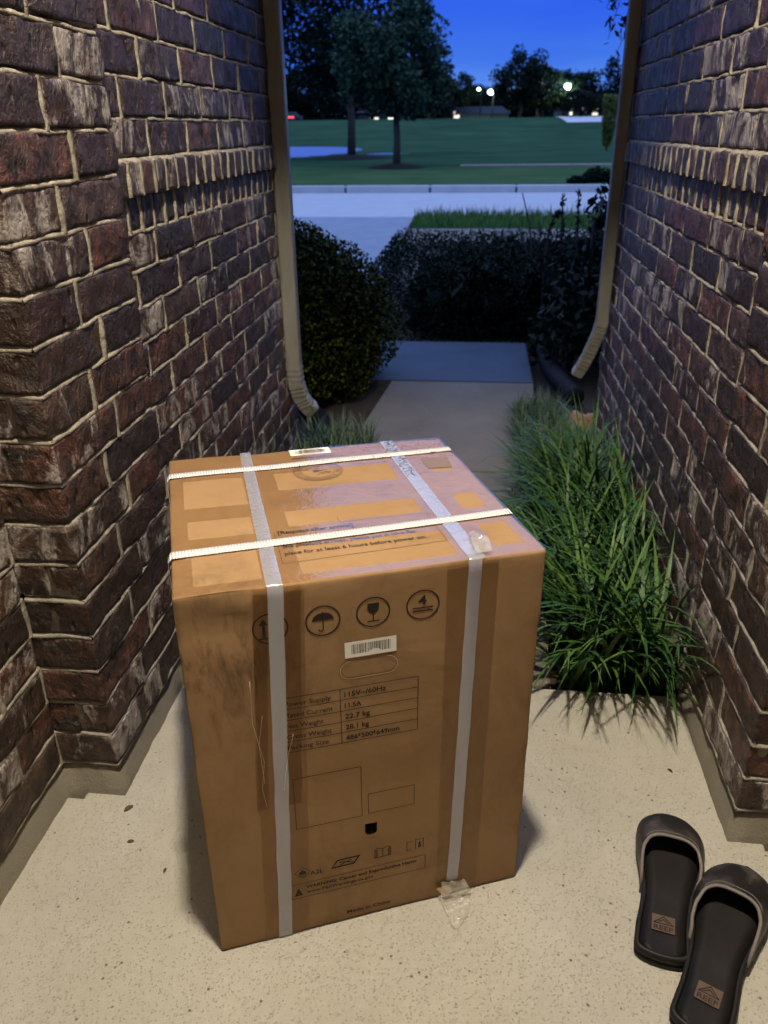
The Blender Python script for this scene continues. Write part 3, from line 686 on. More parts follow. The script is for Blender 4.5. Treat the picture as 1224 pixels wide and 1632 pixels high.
tree('oak_tree', 'taller tree behind at the pond edge, its crown cut by the top of the picture', -4.85, 33.2, .1, 8.5, (3.9, 3.6, 3.3), 4.95, .14, 11500, .22, M_leafF, group=g_, crown_c=(-1.0, 0, 4.9), limbs=14)
for (x, y, r, lab) in ((-2.32, 24.8, .85, 'round dark mulch ring at the foot of the nearer tree'), (-4.85, 33.2, 1.5, 'round dark mulch ring under the taller pond side tree')):
    mb = MB(); n = 28; vs = [(x+r*math.cos(2*math.pi*k/n)*(1+.08*noise.noise(Vector((k*.7, x, 0)))), y+r*math.sin(2*math.pi*k/n), .115) for k in range(n)]
    vi = [(x+r*.6*math.cos(2*math.pi*k/n), y+r*.6*math.sin(2*math.pi*k/n), .20) for k in range(n)]
    mb.add(vs+vi+[(x, y, .24)], [(k, (k+1) % n, n+(k+1) % n, n+k) for k in range(n)]+[(n+k, n+(k+1) % n, 2*n) for k in range(n)])
    tag(mb.build('mulch_ring', M_mulch, None, True), lab, 'mulch ring', 'mulch rings around the trees across the street')
# overhanging tree at right, close to the house
tree('live_oak', 'dark tree by the house, leafy twigs hanging into the sky at top right', 2.3, 6.6, -.06, 4, (1.25, 1.1, 1.0), 2.65, .09, 5200, .075, M_leafF, crown_c=(-.35, -.2, 2.70), limbs=12, droop=.12)
for (x, z0) in (): pass
tw = bpy.data.objects['live_oak']; mb = MB(); P = []
for (x0, z0, x1, z1) in ((.9, 2.3, .80, 1.66), (1.0, 2.2, .90, 1.72), (.95, 2.4, .77, 1.83), (1.05, 2.2, .98, 1.60), (1.1, 2.3, .86, 1.58)):
    pts = [Vector((1.6, 6.3, 2.5)), Vector((x0, 6.1, z0)), Vector(((x0+x1)/2+.03, 6.05, (z0+z1)/2)), Vector((x1, 6.0, z1))]
    mb.tube(pts, [.012, .006, .003, .002], 5)
    for k in range(46):
        t_ = .3+.7*RNG.random(); i = 1 if t_ < .6 else 2; q = pts[1].lerp(pts[3], (t_-.3)/.7) if True else None; P.append(np.array(q)+RNG.normal(size=3)*.035)
mb.build('hanging_twigs', M_bark, tw); V, F = leaves(np.array(P), .065, .35); mk('hanging_leaves', V, F, M_leafF, tw)
# far trees
proto = []
def far_tree(px, ytop, y, wpx, lab, k):
    x = (px - 763.5)/1264*y*1.0; f_x = 0
    h = 1.1727 + (200.4-ytop)/1264*y*1.12 - 1.96; w = wpx/1264*y*1.12
    h = max(2.5, h)
    if len(proto) < 3:
        t = tree('far_tree', lab, x, y, 1.95, 1, (.5, .5, .46), .52, .03, 5200, .055, M_leafF, group='trees along the far side of the field', limbs=9); proto.append(t); src = t
    else:
        src = proto[k % 3]; t = src.copy(); COL.objects.link(t)
        for c in src.children: q = c.copy(); COL.objects.link(q); q.parent = t
    t.location = (x, y, 1.9); t.scale = (w, w, h); t.rotation_euler = (0, 0, k*1.3); t['label'] = lab; return t
ft = [(820, 113, 100, 75, 'tall dark tree in the middle of the far tree line'), (880, 132, 108, 95, 'broad dark tree behind the right street lamp'), (725, 136, 112, 70, 'dark tree left of the middle street lamp'),
      (845, 128, 104, 60, 'dark tree just right of the tallest far tree'), (690, 124, 105, 75, 'dark tree peeping past the right of the nearer oak crown'), (755, 152, 120, 60, 'low dark tree under the left street lamp'), (930, 152, 118, 70, 'low dark tree right of the lit car park'),
      (968, 120, 78, 70, 'dark tree crown against the right downspout'), (995, 128, 100, 80, 'dark tree hidden partly by the right downspout'), (650, 128, 115, 80, 'dark tree behind the nearer oak crown'), (610, 120, 110, 90, 'dark tree between the two oak trunks'),
      (560, 118, 112, 95, 'dark tree behind the trunk of the taller oak'), (505, 128, 108, 80, 'dark far tree seen above the pond'), (465, 120, 112, 85, 'dark far tree above the red tail light'), (420, 120, 118, 90, 'far tree hidden mostly by the left downspout'),
      (790, 158, 125, 70, 'low dark tree between the two street lamps'), (700, 150, 95, 55, 'small dark tree at the left end of the far house'), (905, 160, 96, 60, 'low dark tree behind the lit car park strip')]
for k, (px, yt, y, w, lab) in enumerate(ft): far_tree(px, yt, y, w, lab, k)
P = []
for i in range(16000):
    x = RNG.uniform(-60, 60); y = RNG.uniform(128, 140); P.append((x, y, 2 + RNG.random()*(3.3+1.2*noise.noise(Vector((x*.12, 0, 0))))))
V, F = leaves(np.array(P), 1.0, .7); tag(mk('far_wood', V, F, M_leafF), 'continuous dark band of far woodland along the horizon', 'woodland', kind='stuff')
# narrow yellow green shrub right
nt_ = thing('narrow_evergreen', 'narrow yellow green young evergreen standing on the lawn at the right downspout', 'tree', (5.72, 40, .1))
P = []
while len(P) < 2600:
    z = RNG.uniform(.3, 2.35); rr = .14+.20*min(1, z/1.3); a = RNG.random()*6.28; r0 = rr*RNG.random()**.4; P.append((5.72+r0*math.cos(a), 40+r0*math.sin(a), z))
V, F = leaves(np.array(P), .11, .6); mk('foliage', V, F, M_olive, nt_); MB().tube([(5.72, 40, .0), (5.72, 40, 1.8)], .05, 7).build('trunk', M_bark, nt_)
# low dark shrubs at the kerb
for (x, y, r, lab) in ((2.42, 17.9, (.30, .28, .26), 'low dark spreading shrub beyond the kerb at right'), (2.03, 17.6, (.22, .2, .11), 'flat dark tip of planting beside the spreading shrub at the kerb')):
    t = thing('low_shrub', lab, 'shrub', (x, y, .1)); P = blob_points(1500, (x, y, .14), r, .3, .4, .1, 2, 4); V, F = leaves(P, .07, .5); mk('foliage', V, F, M_hedge, t)
    MB().tube([(x, y, .08), (x, y, .2)], .02, 6).build('stem', M_bark, t)

# ------------------------------------------------------------------ far street lamps, house, car
M_pole = mat('lamp_pole_paint', (.02, .02, .02), .5, .4)
def dirpx(px, py, y):
    d = Vector(r_)*((px-612)/1264.17) - Vector(u_)*((py-816)/1264.17) + Vector(f_); k = y/d.y
    return Vector((d.x*k, y, CAMZ+d.z*k))
for (px, py, y, rad, lab) in ((782, 147, 106, .28, 'bright white street lamp left of the tallest far tree'), (905, 138, 104, .34, 'bright white street lamp above the lit car park'), (899, 131, 110, .16, 'small street lamp head just above the bright right one'), (763, 142, 112, .14, 'faint small street lamp left of the bright left one')):
    p = dirpx(px, py, y); t = thing('street_lamp', lab, 'street lamp', (p.x, y, 1.95), 'street lamps beyond the far trees')
    mb = MB(); mb.tube([(p.x+.3, y, 1.9), (p.x+.3, y, p.z+.3), (p.x+.2, y, p.z+.45), (p.x, y, p.z+rad)], [.08, .06, .05, .04], 8); mb.build('pole', M_pole, t, True)
    import bmesh
    bm = bmesh.new(); bmesh.ops.create_uvsphere(bm, u_segments=16, v_segments=10, radius=rad)
    for v in bm.verts: v.co = Vector((v.co.x, v.co.y, v.co.z*.8))
    me = bpy.data.meshes.new('lamp_head'); bm.to_mesh(me); bm.free(); me.materials.append(M_slamp); o = bpy.data.objects.new('lamp_head', me); COL.objects.link(o); o.parent = t; o.location = (0, 0, p.z-1.95)
    if rad > .2:
        l2 = bpy.data.lights.new('lamp_light', 'POINT'); l2.energy = 1300; l2.color = (.8, 1, .9); l2.shadow_soft_size = rad; o2 = bpy.data.objects.new('lamp_light', l2); COL.objects.link(o2); o2.parent = t; o2.location = (0, -1.5, p.z-1.95)
M_hwall = mat('house_siding', (.04, .045, .055), .8); M_roof = mat('shingle_roof', (.022, .026, .036), .95, .05)
def house(px, y, w, h, rh, wins, lab):
    c = dirpx(px, 191, y); t = thing('far_house', lab, 'house', (c.x, y, 1.95), 'low houses beyond the field')
    x = c.x; MB().box((x-w/2, y, 1.9), (x+w/2, y+5, 1.95+h)).build('wall', M_hwall, t)
    MB().add([(x-w/2-.3, y-.3, 1.95+h+.002), (x+w/2+.3, y-.3, 1.95+h+.002), (x+w/2+.3, y+5.3, 1.95+h+.002), (x-w/2-.3, y+5.3, 1.95+h+.002), (x-w/2+.8, y+2.5, 1.95+h+rh), (x+w/2-.8, y+2.5, 1.95+h+rh)], [(0, 1, 5, 4), (1, 2, 5), (2, 3, 4, 5), (3, 0, 4), (0, 3, 2, 1)]).build('roof', M_roof, t)
    for (wx, wz, ww, wh) in wins: MB().box((x+wx-ww/2, y-.04, 1.95+wz), (x+wx+ww/2, y-.003, 1.95+wz+wh), .01).build('window', M_win, t)
house(768, 112, 6.6, .55, .9, [(-3.05+.0, .1, .4, .4)], 'long low dark roofed house at the far edge of the lawn, left of centre')
house(729, 116, 1.9, 1.1, .4, [(-.4, .1, .45, .85), (.5, .05, .42, 1.0)], 'small outbuilding with two tall lit windows beside the long house')
house(925, 118, 6.2, 1.5, .8, [(-1.3, .95, .35, .4), (-1.3, .35, .35, .4), (.1, .8, .3, .4), (1.8, .3, .7, 1.0)], 'dark house with small lit windows above the lit car park')
house(610, 122, 7, 1.0, .8, [(-1.2, .1, 1.2, .3), (1.2, .1, .9, .3)], 'far low house glimpsed between the oak trunks')
cx0 = dirpx(465, 187, 104); car = thing('parked_car', 'distant car with a glowing red tail light at the far left edge', 'car', (cx0.x, 104, 1.97))
mb = MB(); x, y, z = cx0.x, 104, 1.75
body = [(-1.3, .25), (-1.3, .62), (-1.05, .75), (-.75, .80), (-.45, 1.15), (.45, 1.15), (.8, .78), (1.25, .68), (1.3, .28)]
n = len(body); mb.add([(x+a, y-.5, z+b_) for a, b_ in body]+[(x+a, y+.5, z+b_) for a, b_ in body], [tuple(range(n))[::-1], tuple(range(n, 2*n))]+[(k, (k+1) % n, n+(k+1) % n, n+k) for k in range(n)]); mb.build('body', M_hwall, car)
for dx in (-.8, .8): MB().tube([(x+dx, y-.55, z+.3), (x+dx, y-.4, z+.3)], .22, 14).build('wheel', M_black, car)
for dx in (-.35, .05): MB().box((x+dx, y-.56, z+.50), (x+dx+.3, y-.503, z+.66), .01).build('tail_light', M_red, car)

# ------------------------------------------------------------------ the carton
C0 = {'000': (-.357, .790, .0015), '100': (.112, .978, .0015), '110': (-.055, 1.398, .0015), '010': (-.522, 1.238, .0015),
      '001': (-.358, .803, .649), '101': (.115, .973, .649), '111': (-.052, 1.399, .649), '011': (-.523, 1.249, .649)}
CN = {k: np.array(v) for k, v in C0.items()}
BW, BD, BH = .5, .486, .649
def tri(a, b, c):
    p = np.zeros(3)
    for k, v in CN.items(): p = p + v*((a if k[0] == '1' else 1-a)*(b if k[1] == '1' else 1-b)*(c if k[2] == '1' else 1-c))
    return p
EX = (CN['100']-CN['000']); EX /= np.linalg.norm(EX); EY = np.array([-EX[1], EX[0], 0]); EZ = np.array([0, 0, 1.])
def dfront(u, v):   # displacement outwards (-EY) of the front face in metres; dented upper left corner, slight bulge
    a, c = u/BW, v/BH
    d = .0022*math.sin(math.pi*a)*math.sin(math.pi*c) + .0012*noise.noise(Vector((u*9, v*9, 1)))
    d -= .0035*math.exp(-((u-.05)/.05)**2-((v-.60)/.035)**2) ; d += .002*math.exp(-((u-.09)/.03)**2-((v-.625)/.012)**2)
    return d
def dtop(u, w):
    return -.0016*math.sin(math.pi*u/BW)*math.sin(math.pi*w/BD) + .0010*noise.noise(Vector((u*8, w*8, 5)))
def PF(u, v, o=0.0): return tri(u/BW, 0, v/BH) - EY*(dfront(u, v)+o)
def PT(u, w, o=0.0): return tri(u/BW, w/BD, 1) + EZ*(dtop(u, w)+o)
M_card = mat('cardboard', (.42, .25, .12), .85, .12)
_v = coord(M_card); _n = noi(M_card, _v, 5, 6, .6); _n2 = noi(M_card, coord(M_card, (1, 1, .12)), 60, 4, .6)
_c = mixc(M_card, ramp(M_card, _n, [(.3, g3(0)), (.7, g3(1))]), (.255, .153, .075), (.305, .192, .102)); _c = mixc(M_card, mth(M_card, 'MULTIPLY', _n2, .22), _c, (.20, .115, .055))
# scuffs and grime on the upper left of the front
_sc = noi(M_card, coord(M_card, (1, 1, .3)), 34, 6, .75, .5)
_pos = N(M_card, 'ShaderNodeVectorMath', _operation='DISTANCE'); ln(M_card, coord(M_card), _pos.inputs[0])
_pos.inputs[1].default_value = (.05, 0, .54)
_near = ramp(M_card, _pos.outputs['Value'], [(.04, g3(1)), (.17, g3(0))])
_m1 = mth(M_card, 'MULTIPLY', ramp(M_card, _sc, [(.46, g3(0)), (.66, g3(1))]), _near)
_c = mixc(M_card, mth(M_card, 'MULTIPLY', _m1, .8), _c, (.06, .036, .02))
_sm = ramp(M_card, noi(M_card, coord(M_card, (1, 1, .6)), 9, 5, .7, .6), [(.50, g3(0)), (.75, g3(1))]); _c = mixc(M_card, mth(M_card, 'MULTIPLY', _sm, .38), _c, (.11, .068, .036))
_sc2 = mth(M_card, 'MULTIPLY', ramp(M_card, noi(M_card, coord(M_card, (1, 1, .15)), 80, 4, .7), [(.62, g3(0)), (.75, g3(1))]), ramp(M_card, noi(M_card, _v, 4, 2), [(.5, g3(0)), (.65, g3(1))]))
_c = mixc(M_card, mth(M_card, 'MULTIPLY', _sc2, .45), _c, (.14, .08, .04))
ln(M_card, _c, BS(M_card).inputs['Base Color'])
ln(M_card, bump(M_card, noi(M_card, _v, 30, 4), .25, .004, None), BS(M_card).inputs['Normal'])
box = thing('cardboard_carton', 'large brown cardboard shipping carton bound with white straps, standing on the porch floor', 'carton', tuple(CN['000']*[1, 1, 0]))
box.rotation_euler = (0, 0, math.atan2(EX[1], EX[0]))
RI = np.array([EX, EY, EZ]); O0 = np.array(box.location)
def loc(P): return (np.asarray(P)-O0) @ RI.T
def mkb(name, V, F, m, smooth=False, **k): return mk(name, loc(V), F, m, box, smooth, local=True, **k)
def smoothramp(n, e=.008):  # grid with tight rims
    return np.concatenate([[0, e*.35, e], np.linspace(e*2.5, 1-e*2.5, n), [1-e, 1-e*.35, 1]])
def carton_body():
    U, Wd, Hh = smoothramp(46), smoothramp(30), smoothramp(60)
    V = []; F = []; idx = {}; HO = (.236/BW, .255/BW, .181/BH, .207/BH)
    Hh = np.sort(np.concatenate([Hh, [HO[2], HO[3]]])); U = np.sort(np.concatenate([U, [HO[0], HO[1]]]))
    r = .0035
    def vid(a, b, c):
        k = (a, b, c)
        if k in idx: return idx[k]
        p = np.array([U[a]*BW, Wd[b]*BD, Hh[c]*BH]); full = np.array([BW, BD, BH]); inner = np.clip(p, r, full-r); d = p-inner; l = np.linalg.norm(d)
        if l > 1e-9: p = inner + d/l*min(r, l if np.count_nonzero(np.abs(d) > 1e-6) < 2 else r)
        q = tri(p[0]/BW, p[1]/BD, p[2]/BH)
        onf, ont = (b == 0), (c == len(Hh)-1)
        ed = min(U[a], 1-U[a])*BW; 
        if onf: q = q - EY*dfront(U[a]*BW, Hh[c]*BH)*(1)
        if ont: q = q + EZ*dtop(U[a]*BW, Wd[b]*BD)
        # crushed edges
        e2 = sorted([min(p[0], BW-p[0]), min(p[1], BD-p[1]), BH-p[2] if p[2] > .3 else p[2]])[:2]
        w = math.exp(-(e2[1]/.012)**2)
        kk = noise.noise(Vector(q*[16, 16, 16]))
        q = q + (tri(.5, .5, .5)-q)/np.linalg.norm(tri(.5, .5, .5)-q)*w*(.0016+.0018*kk)
        idx[k] = len(V); V.append(q); return idx[k]
    A, B_, C_ = len(U)-1, len(Wd)-1, len(Hh)-1
    for a in range(A):
        for c in range(C_):
            um, vm = (U[a]+U[a+1])/2, (Hh[c]+Hh[c+1])/2
            if not (HO[0] < um < HO[1] and HO[2] < vm < HO[3]): F.append((vid(a,0,c), vid(a+1,0,c), vid(a+1,0,c+1), vid(a,0,c+1)))
            F.append((vid(a,B_,c), vid(a,B_,c+1), vid(a+1,B_,c+1), vid(a+1,B_,c)))
        for b in range(B_):
            F.append((vid(a,b,C_), vid(a+1,b,C_), vid(a+1,b+1,C_), vid(a,b+1,C_))); F.append((vid(a,b,0), vid(a,b+1,0), vid(a+1,b+1,0), vid(a+1,b,0)))
    for b in range(B_):
        for c in range(C_):
            F.append((vid(0,b,c), vid(0,b,c+1), vid(0,b+1,c+1), vid(0,b+1,c))); F.append((vid(A,b,c), vid(A,b+1,c), vid(A,b+1,c+1), vid(A,b,c+1)))
    o = mkb('carton_body', V, np.array(F), M_card, True)
    # pocket behind the punched hole + torn flap
    h = [PF(HO[0]*BW, HO[2]*BH), PF(HO[1]*BW, HO[2]*BH), PF(HO[1]*BW, HO[3]*BH), PF(HO[0]*BW, HO[3]*BH)]
    Vv = [p for p in h]+[p+EY*.03 for p in h]
    mkb('hole_lining', Vv, [(0, 1, 5, 4), (1, 2, 6, 5), (2, 3, 7, 6), (3, 0, 4, 7), (4, 5, 6, 7)], mat('hole_dark', (.05, .03, .015), .9, .1))
    uu = [.2355, .2378, .241, .2455, .2501, .2533, .2556]; vv_ = [.1915, .1862, .1835, .1822, .1835, .1862, .1915]
    mkb('hole_rim', [PF(u, .1795, .0004) for u in uu]+[PF(u, v, .0004) for u, v in zip(uu, vv_)], [(i, i+1, 8+i, 7+i) for i in range(6)], M_card)
    mkb('torn_flap', [PF(.2362, .2071, -.001), PF(.2548, .2071, -.001), PF(.2542, .196, -.009), PF(.237, .197, -.010)], [(0, 1, 2, 3)], M_card)
    return o
carton_body()

def grid_patch(fn, us, vs, keep=lambda a, b: True, o=.0004, sub=.02):
    def fine(xs):
        r = []
        for a, b in zip(xs[:-1], xs[1:]):
            n = max(1, int((b-a)/sub)); r += [a+(b-a)*k/n for k in range(n)]
        return r+[xs[-1]]
    U, V_ = fine(us), fine(vs); V = [fn(u, v, o) for v in V_ for u in U]; n = len(U)
    F = [(j*n+i, j*n+i+1, (j+1)*n+i+1, (j+1)*n+i) for j in range(len(V_)-1) for i in range(n-1) if keep((U[i]+U[i+1])/2, (V_[j]+V_[j+1])/2)]
    return V, F
def clear_mat(name, tint, rough, sc=40, bs=.25, ior=1.5, milk=0.0, milkcol=(.8, .8, .8)):
    m = bpy.data.materials.new(name); m.use_nodes = True; n = m.node_tree; n.nodes.clear()
    o = n.nodes.new('ShaderNodeOutputMaterial'); tr = n.nodes.new('ShaderNodeBsdfTransparent'); gl = n.nodes.new('ShaderNodeBsdfGlossy'); mx_ = n.nodes.new('ShaderNodeMixShader')
    tr.inputs[0].default_value = (*tint, 1); gl.inputs['Roughness'].default_value = rough
    v = coord(m); h = noi(m, v, sc, 4, .6, .5); b = bump(m, h, bs, .004); n.links.new(b, gl.inputs['Normal'])
    ge = n.nodes.new('ShaderNodeNewGeometry'); dt = n.nodes.new('ShaderNodeVectorMath'); dt.operation = 'DOT_PRODUCT'
    n.links.new(b, dt.inputs[0]); n.links.new(ge.outputs['Incoming'], dt.inputs[1])
    f0 = ((ior-1)/(ior+1))**2; c1 = mth(m, 'SUBTRACT', 1.0, mth(m, 'ABSOLUTE', dt.outputs['Value'])); fr = mth(m, 'MINIMUM', mth(m, 'MULTIPLY_ADD', mth(m, 'POWER', c1, 5.0), 1-f0, f0), .5)
    base = tr.outputs[0]
    if milk > 0:
        df = n.nodes.new('ShaderNodeBsdfDiffuse'); df.inputs[0].default_value = (*milkcol, 1); m2 = n.nodes.new('ShaderNodeMixShader'); m2.inputs[0].default_value = milk
        n.links.new(tr.outputs[0], m2.inputs[1]); n.links.new(df.outputs[0], m2.inputs[2]); base = m2.outputs[0]
    n.links.new(fr, mx_.inputs[0]); n.links.new(base, mx_.inputs[1]); n.links.new(gl.outputs[0], mx_.inputs[2]); n.links.new(mx_.outputs[0], o.inputs[0]); return m
M_tape = clear_mat('clear_tape', (.95, .91, .84), .13, 30, .30, 1.95)
M_strip = clear_mat('milky_band', (.85, .85, .85), .22, 60, .3, 2.5, .44, (.50, .52, .62))
def inw(a, b, R): return any(x0 < a < x1 and y0 < b < y1 for (x0, x1, y0, y1) in R)
WIN = [(.023, .120, .264, .374), (.026, .118, .157, .217), (.028, .115, .022, .107), (.173, .372, .306, .378), (.170, .372, .168, .222), (.167, .379, .020, .100), (.436, .472, .162, .220), (.440, .474, .322, .345), (.436, .478, .030, .105)]
us = sorted({.0012, .4988} | {x for w in WIN for x in w[:2]}); vs = sorted({.0012, .4848} | {x for w in WIN for x in w[2:]})
V, F = grid_patch(PT, us, vs, lambda a, b: not inw(a, b, WIN), .0007); mkb('packing_tape', V, F, M_tape)
def fband(u0b, u1b, u0t, u1t, v0, v1, o, n=30, lift=0):
    V = []; 
    for j in range(n+1):
        v = v0+(v1-v0)*j/n; t = v/BH; a, b = u0b+(u0t-u0b)*t, u1b+(u1t-u1b)*t; w = .0012*noise.noise(Vector((v*20, a*9, 2)))
        for k in range(5): V.append(PF(a+(b-a)*k/4+w, v, o+lift*math.sin(math.pi*k/4)))
    return V, [(j*5+k, j*5+k+1, (j+1)*5+k+1, (j+1)*5+k) for j in range(n) for k in range(4)]

# darker second layer of tape on the left band
M_tapef = clear_mat('clear_tape_on_front', (.955, .92, .86), .16, 30, .28, 1.35)
M_tape2 = clear_mat('brown_tape_layer', (.90, .84, .75), .2, 30, .3, 1.2)
V, F = fband(.070, .141, .098, .165, .002, .6475, .0006); mkb('packing_tape', V, F, M_tapef)
V, F = fband(.353, .424, .357, .430, .002, .6475, .0006); mkb('packing_tape', V, F, M_tapef)
V, F = fband(.060, .076, .100, .118, .278, .6475, .0009); mkb('packing_tape', V, F, M_tape2)
V, F = fband(.114, .130, .139, .160, .278, .6475, .0009); mkb('packing_tape', V, F, M_tape2)
# milky plastic bands: front face runs up and over the top
def tband(u0f, u1f, u0b, u1b, o, n=30):
    V = []
    for j in range(n+1):
        w = .001+(BD-.002)*j/n; t = w/BD; a, b = u0f+(u0b-u0f)*t, u1f+(u1b-u1f)*t
        for k in range(5): V.append(PT(a+(b-a)*k/4, w, o+.0006*math.sin(math.pi*k/4)))
    return V, [(j*5+k, j*5+k+1, (j+1)*5+k+1, (j+1)*5+k) for j in range(n) for k in range(4)]
for (fb, tb) in (((.092, .113, .118, .138), (.117, .138, .126, .145)), ((.371, .391, .387, .406), (.388, .411, .384, .408))):
    V, F = fband(*fb, .003 if fb[0] < .2 else .036, .649, .0013, lift=.0005); V2, F2 = tband(*tb, .0013); V = list(V)+list(V2); F = F+[tuple(i+155 for i in f) for f in F2]
    V.append(PF(fb[2], .649, .0013)); F += [(150+k, 151+k, 156+k, 155+k) for k in range(4)]
    mkb('plastic_band', V[:-1], F, M_strip, True)
# woven white straps across the top, wrapping down the two sides
M_strap = mat('woven_strap', (.84, .82, .80), .4, .5)
_wv = N(M_strap, 'ShaderNodeTexWave', _wave_type='BANDS', _bands_direction='X', Scale=70.0, Distortion=.3); ln(M_strap, coord(M_strap), _wv.inputs['Vector'])
ln(M_strap, ramp(M_strap, _wv.outputs['Fac'], [(.2, (.48, .48, .50)), (.6, (.66, .66, .68))]), BS(M_strap).inputs['Base Color']); ln(M_strap, bump(M_strap, _wv.outputs['Fac'], .7, .0015), BS(M_strap).inputs['Normal'])
def strap(w0l, w1l, w0r, w1r):
    V = []; n = 40
    top = .0024
    def prof(u, w, k, lift): return PT(u, w, top+lift+(.0004 if k in (1, 2) else 0))
    cs = []
    for v in np.linspace(.02, .645, 12): cs.append(('L', v))
    for i in range(n+1): cs.append(('T', .002+(BW-.004)*i/n))
    for v in np.linspace(.645, .02, 12): cs.append(('R', v))
    for (s_, q) in cs:
        for k in range(4):
            t = k/3
            if s_ == 'T':
                a = w0l+(w0r-w0l)*q/BW; b = w1l+(w1r-w1l)*q/BW; V.append(prof(q, a+(b-a)*t, k, 0))
            else:
                a, b = (w0l, w1l) if s_ == 'L' else (w0r, w1r); V.append(tri(0 if s_ == 'L' else 1, (a+(b-a)*t)/BD, q/BH) + EX*(-.003 if s_ == 'L' else .003))
    F = [(j*4+k, (j+1)*4+k, (j+1)*4+k+1, j*4+k+1) for j in range(len(cs)-1) for k in range(3)]
    o = mkb('woven_strap', V, F, M_strap, True); md = o.modifiers.new('t', 'SOLIDIFY'); md.thickness = .0005; return o
strap(.391, .411, .408, .428); strap(.103, .124, .122, .142)
# small cut end of the strip near the front right edge and clear flap
M_film = clear_mat('clear_film', (.93, .92, .88), .10, 70, 1.0, 2.0, .30, (.62, .60, .54))
def film(pts, name, seed=1, amp=.004, n=12):
    """pts: quad-ish outline rows; crumpled film"""
    V = []; rows = len(pts)
    for j in range(rows*4-3):
        t = j/4; i = min(int(t), rows-2); f = t-i; a = np.array(pts[i][0])*(1-f)+np.array(pts[i+1][0])*f; b = np.array(pts[i][1])*(1-f)+np.array(pts[i+1][1])*f
        for k in range(n+1):
            p = a+(b-a)*k/n; p = p + (-EY*.8+EZ*.3)*abs(amp*(noise.noise(Vector(p*70)+Vector((seed, 0, 0)))*1.6)) ; V.append(p)
    R = rows*4-3; F = [(j*(n+1)+k, j*(n+1)+k+1, (j+1)*(n+1)+k+1, (j+1)*(n+1)+k) for j in range(R-1) for k in range(n)]
    return mkb(name, V, F, M_film, False)
film([(PF(.362, .040, .003), PF(.402, .034, .004)), (PF(.360, .015, .012), PF(.412, .012, .012)), (np.array([-.022, .925, .006]), np.array([.034, .940, .006])), (np.array([-.006, .895, .004]), np.array([.032, .905, .004])), (np.array([.006, .868, .004]), np.array([.014, .868, .004]))], 'plastic_film_end', 3, .007)
film([(PT(.400, .010, .004), PT(.424, .012, .004)), (PT(.404, .045, .012), PT(.428, .04, .011)), (PT(.41, .07, .006), PT(.42, .075, .005))], 'plastic_film_flap', 8, .004, 8)
mb = MB(); mkb('torn_paper_scrap', [PF(.352, .030, .006), PF(.372, .034, .008), PF(.380, .020, .009), PF(.372, .004, .008), PF(.362, .014, .007)], [(0, 1, 2, 3, 4)], mat('raw_card', (.62, .42, .25), .8))
# loose plastic threads on the left band
mb = MB()
for (pts) in (((.085, .51), (.083, .44), (.094, .37), (.088, .32), (.092, .285)), ((.097, .45), (.089, .40), (.092, .33)), ((.137, .41), (.128, .375), (.122, .34), (.118, .31))):
    P = [PF(u, v, .003) for u, v in pts]; b_ = []
    for i in range(len(P)-1):
        for k in range(4): b_.append(P[i]+(P[i+1]-P[i])*k/4 - EY*.001*math.sin(k))
    mb.tube(b_+[P[-1]], .00026, 5)
mkb('plastic_thread', mb.V, mb.F, mat('thread', (.55, .48, .36), .3, .6), True)

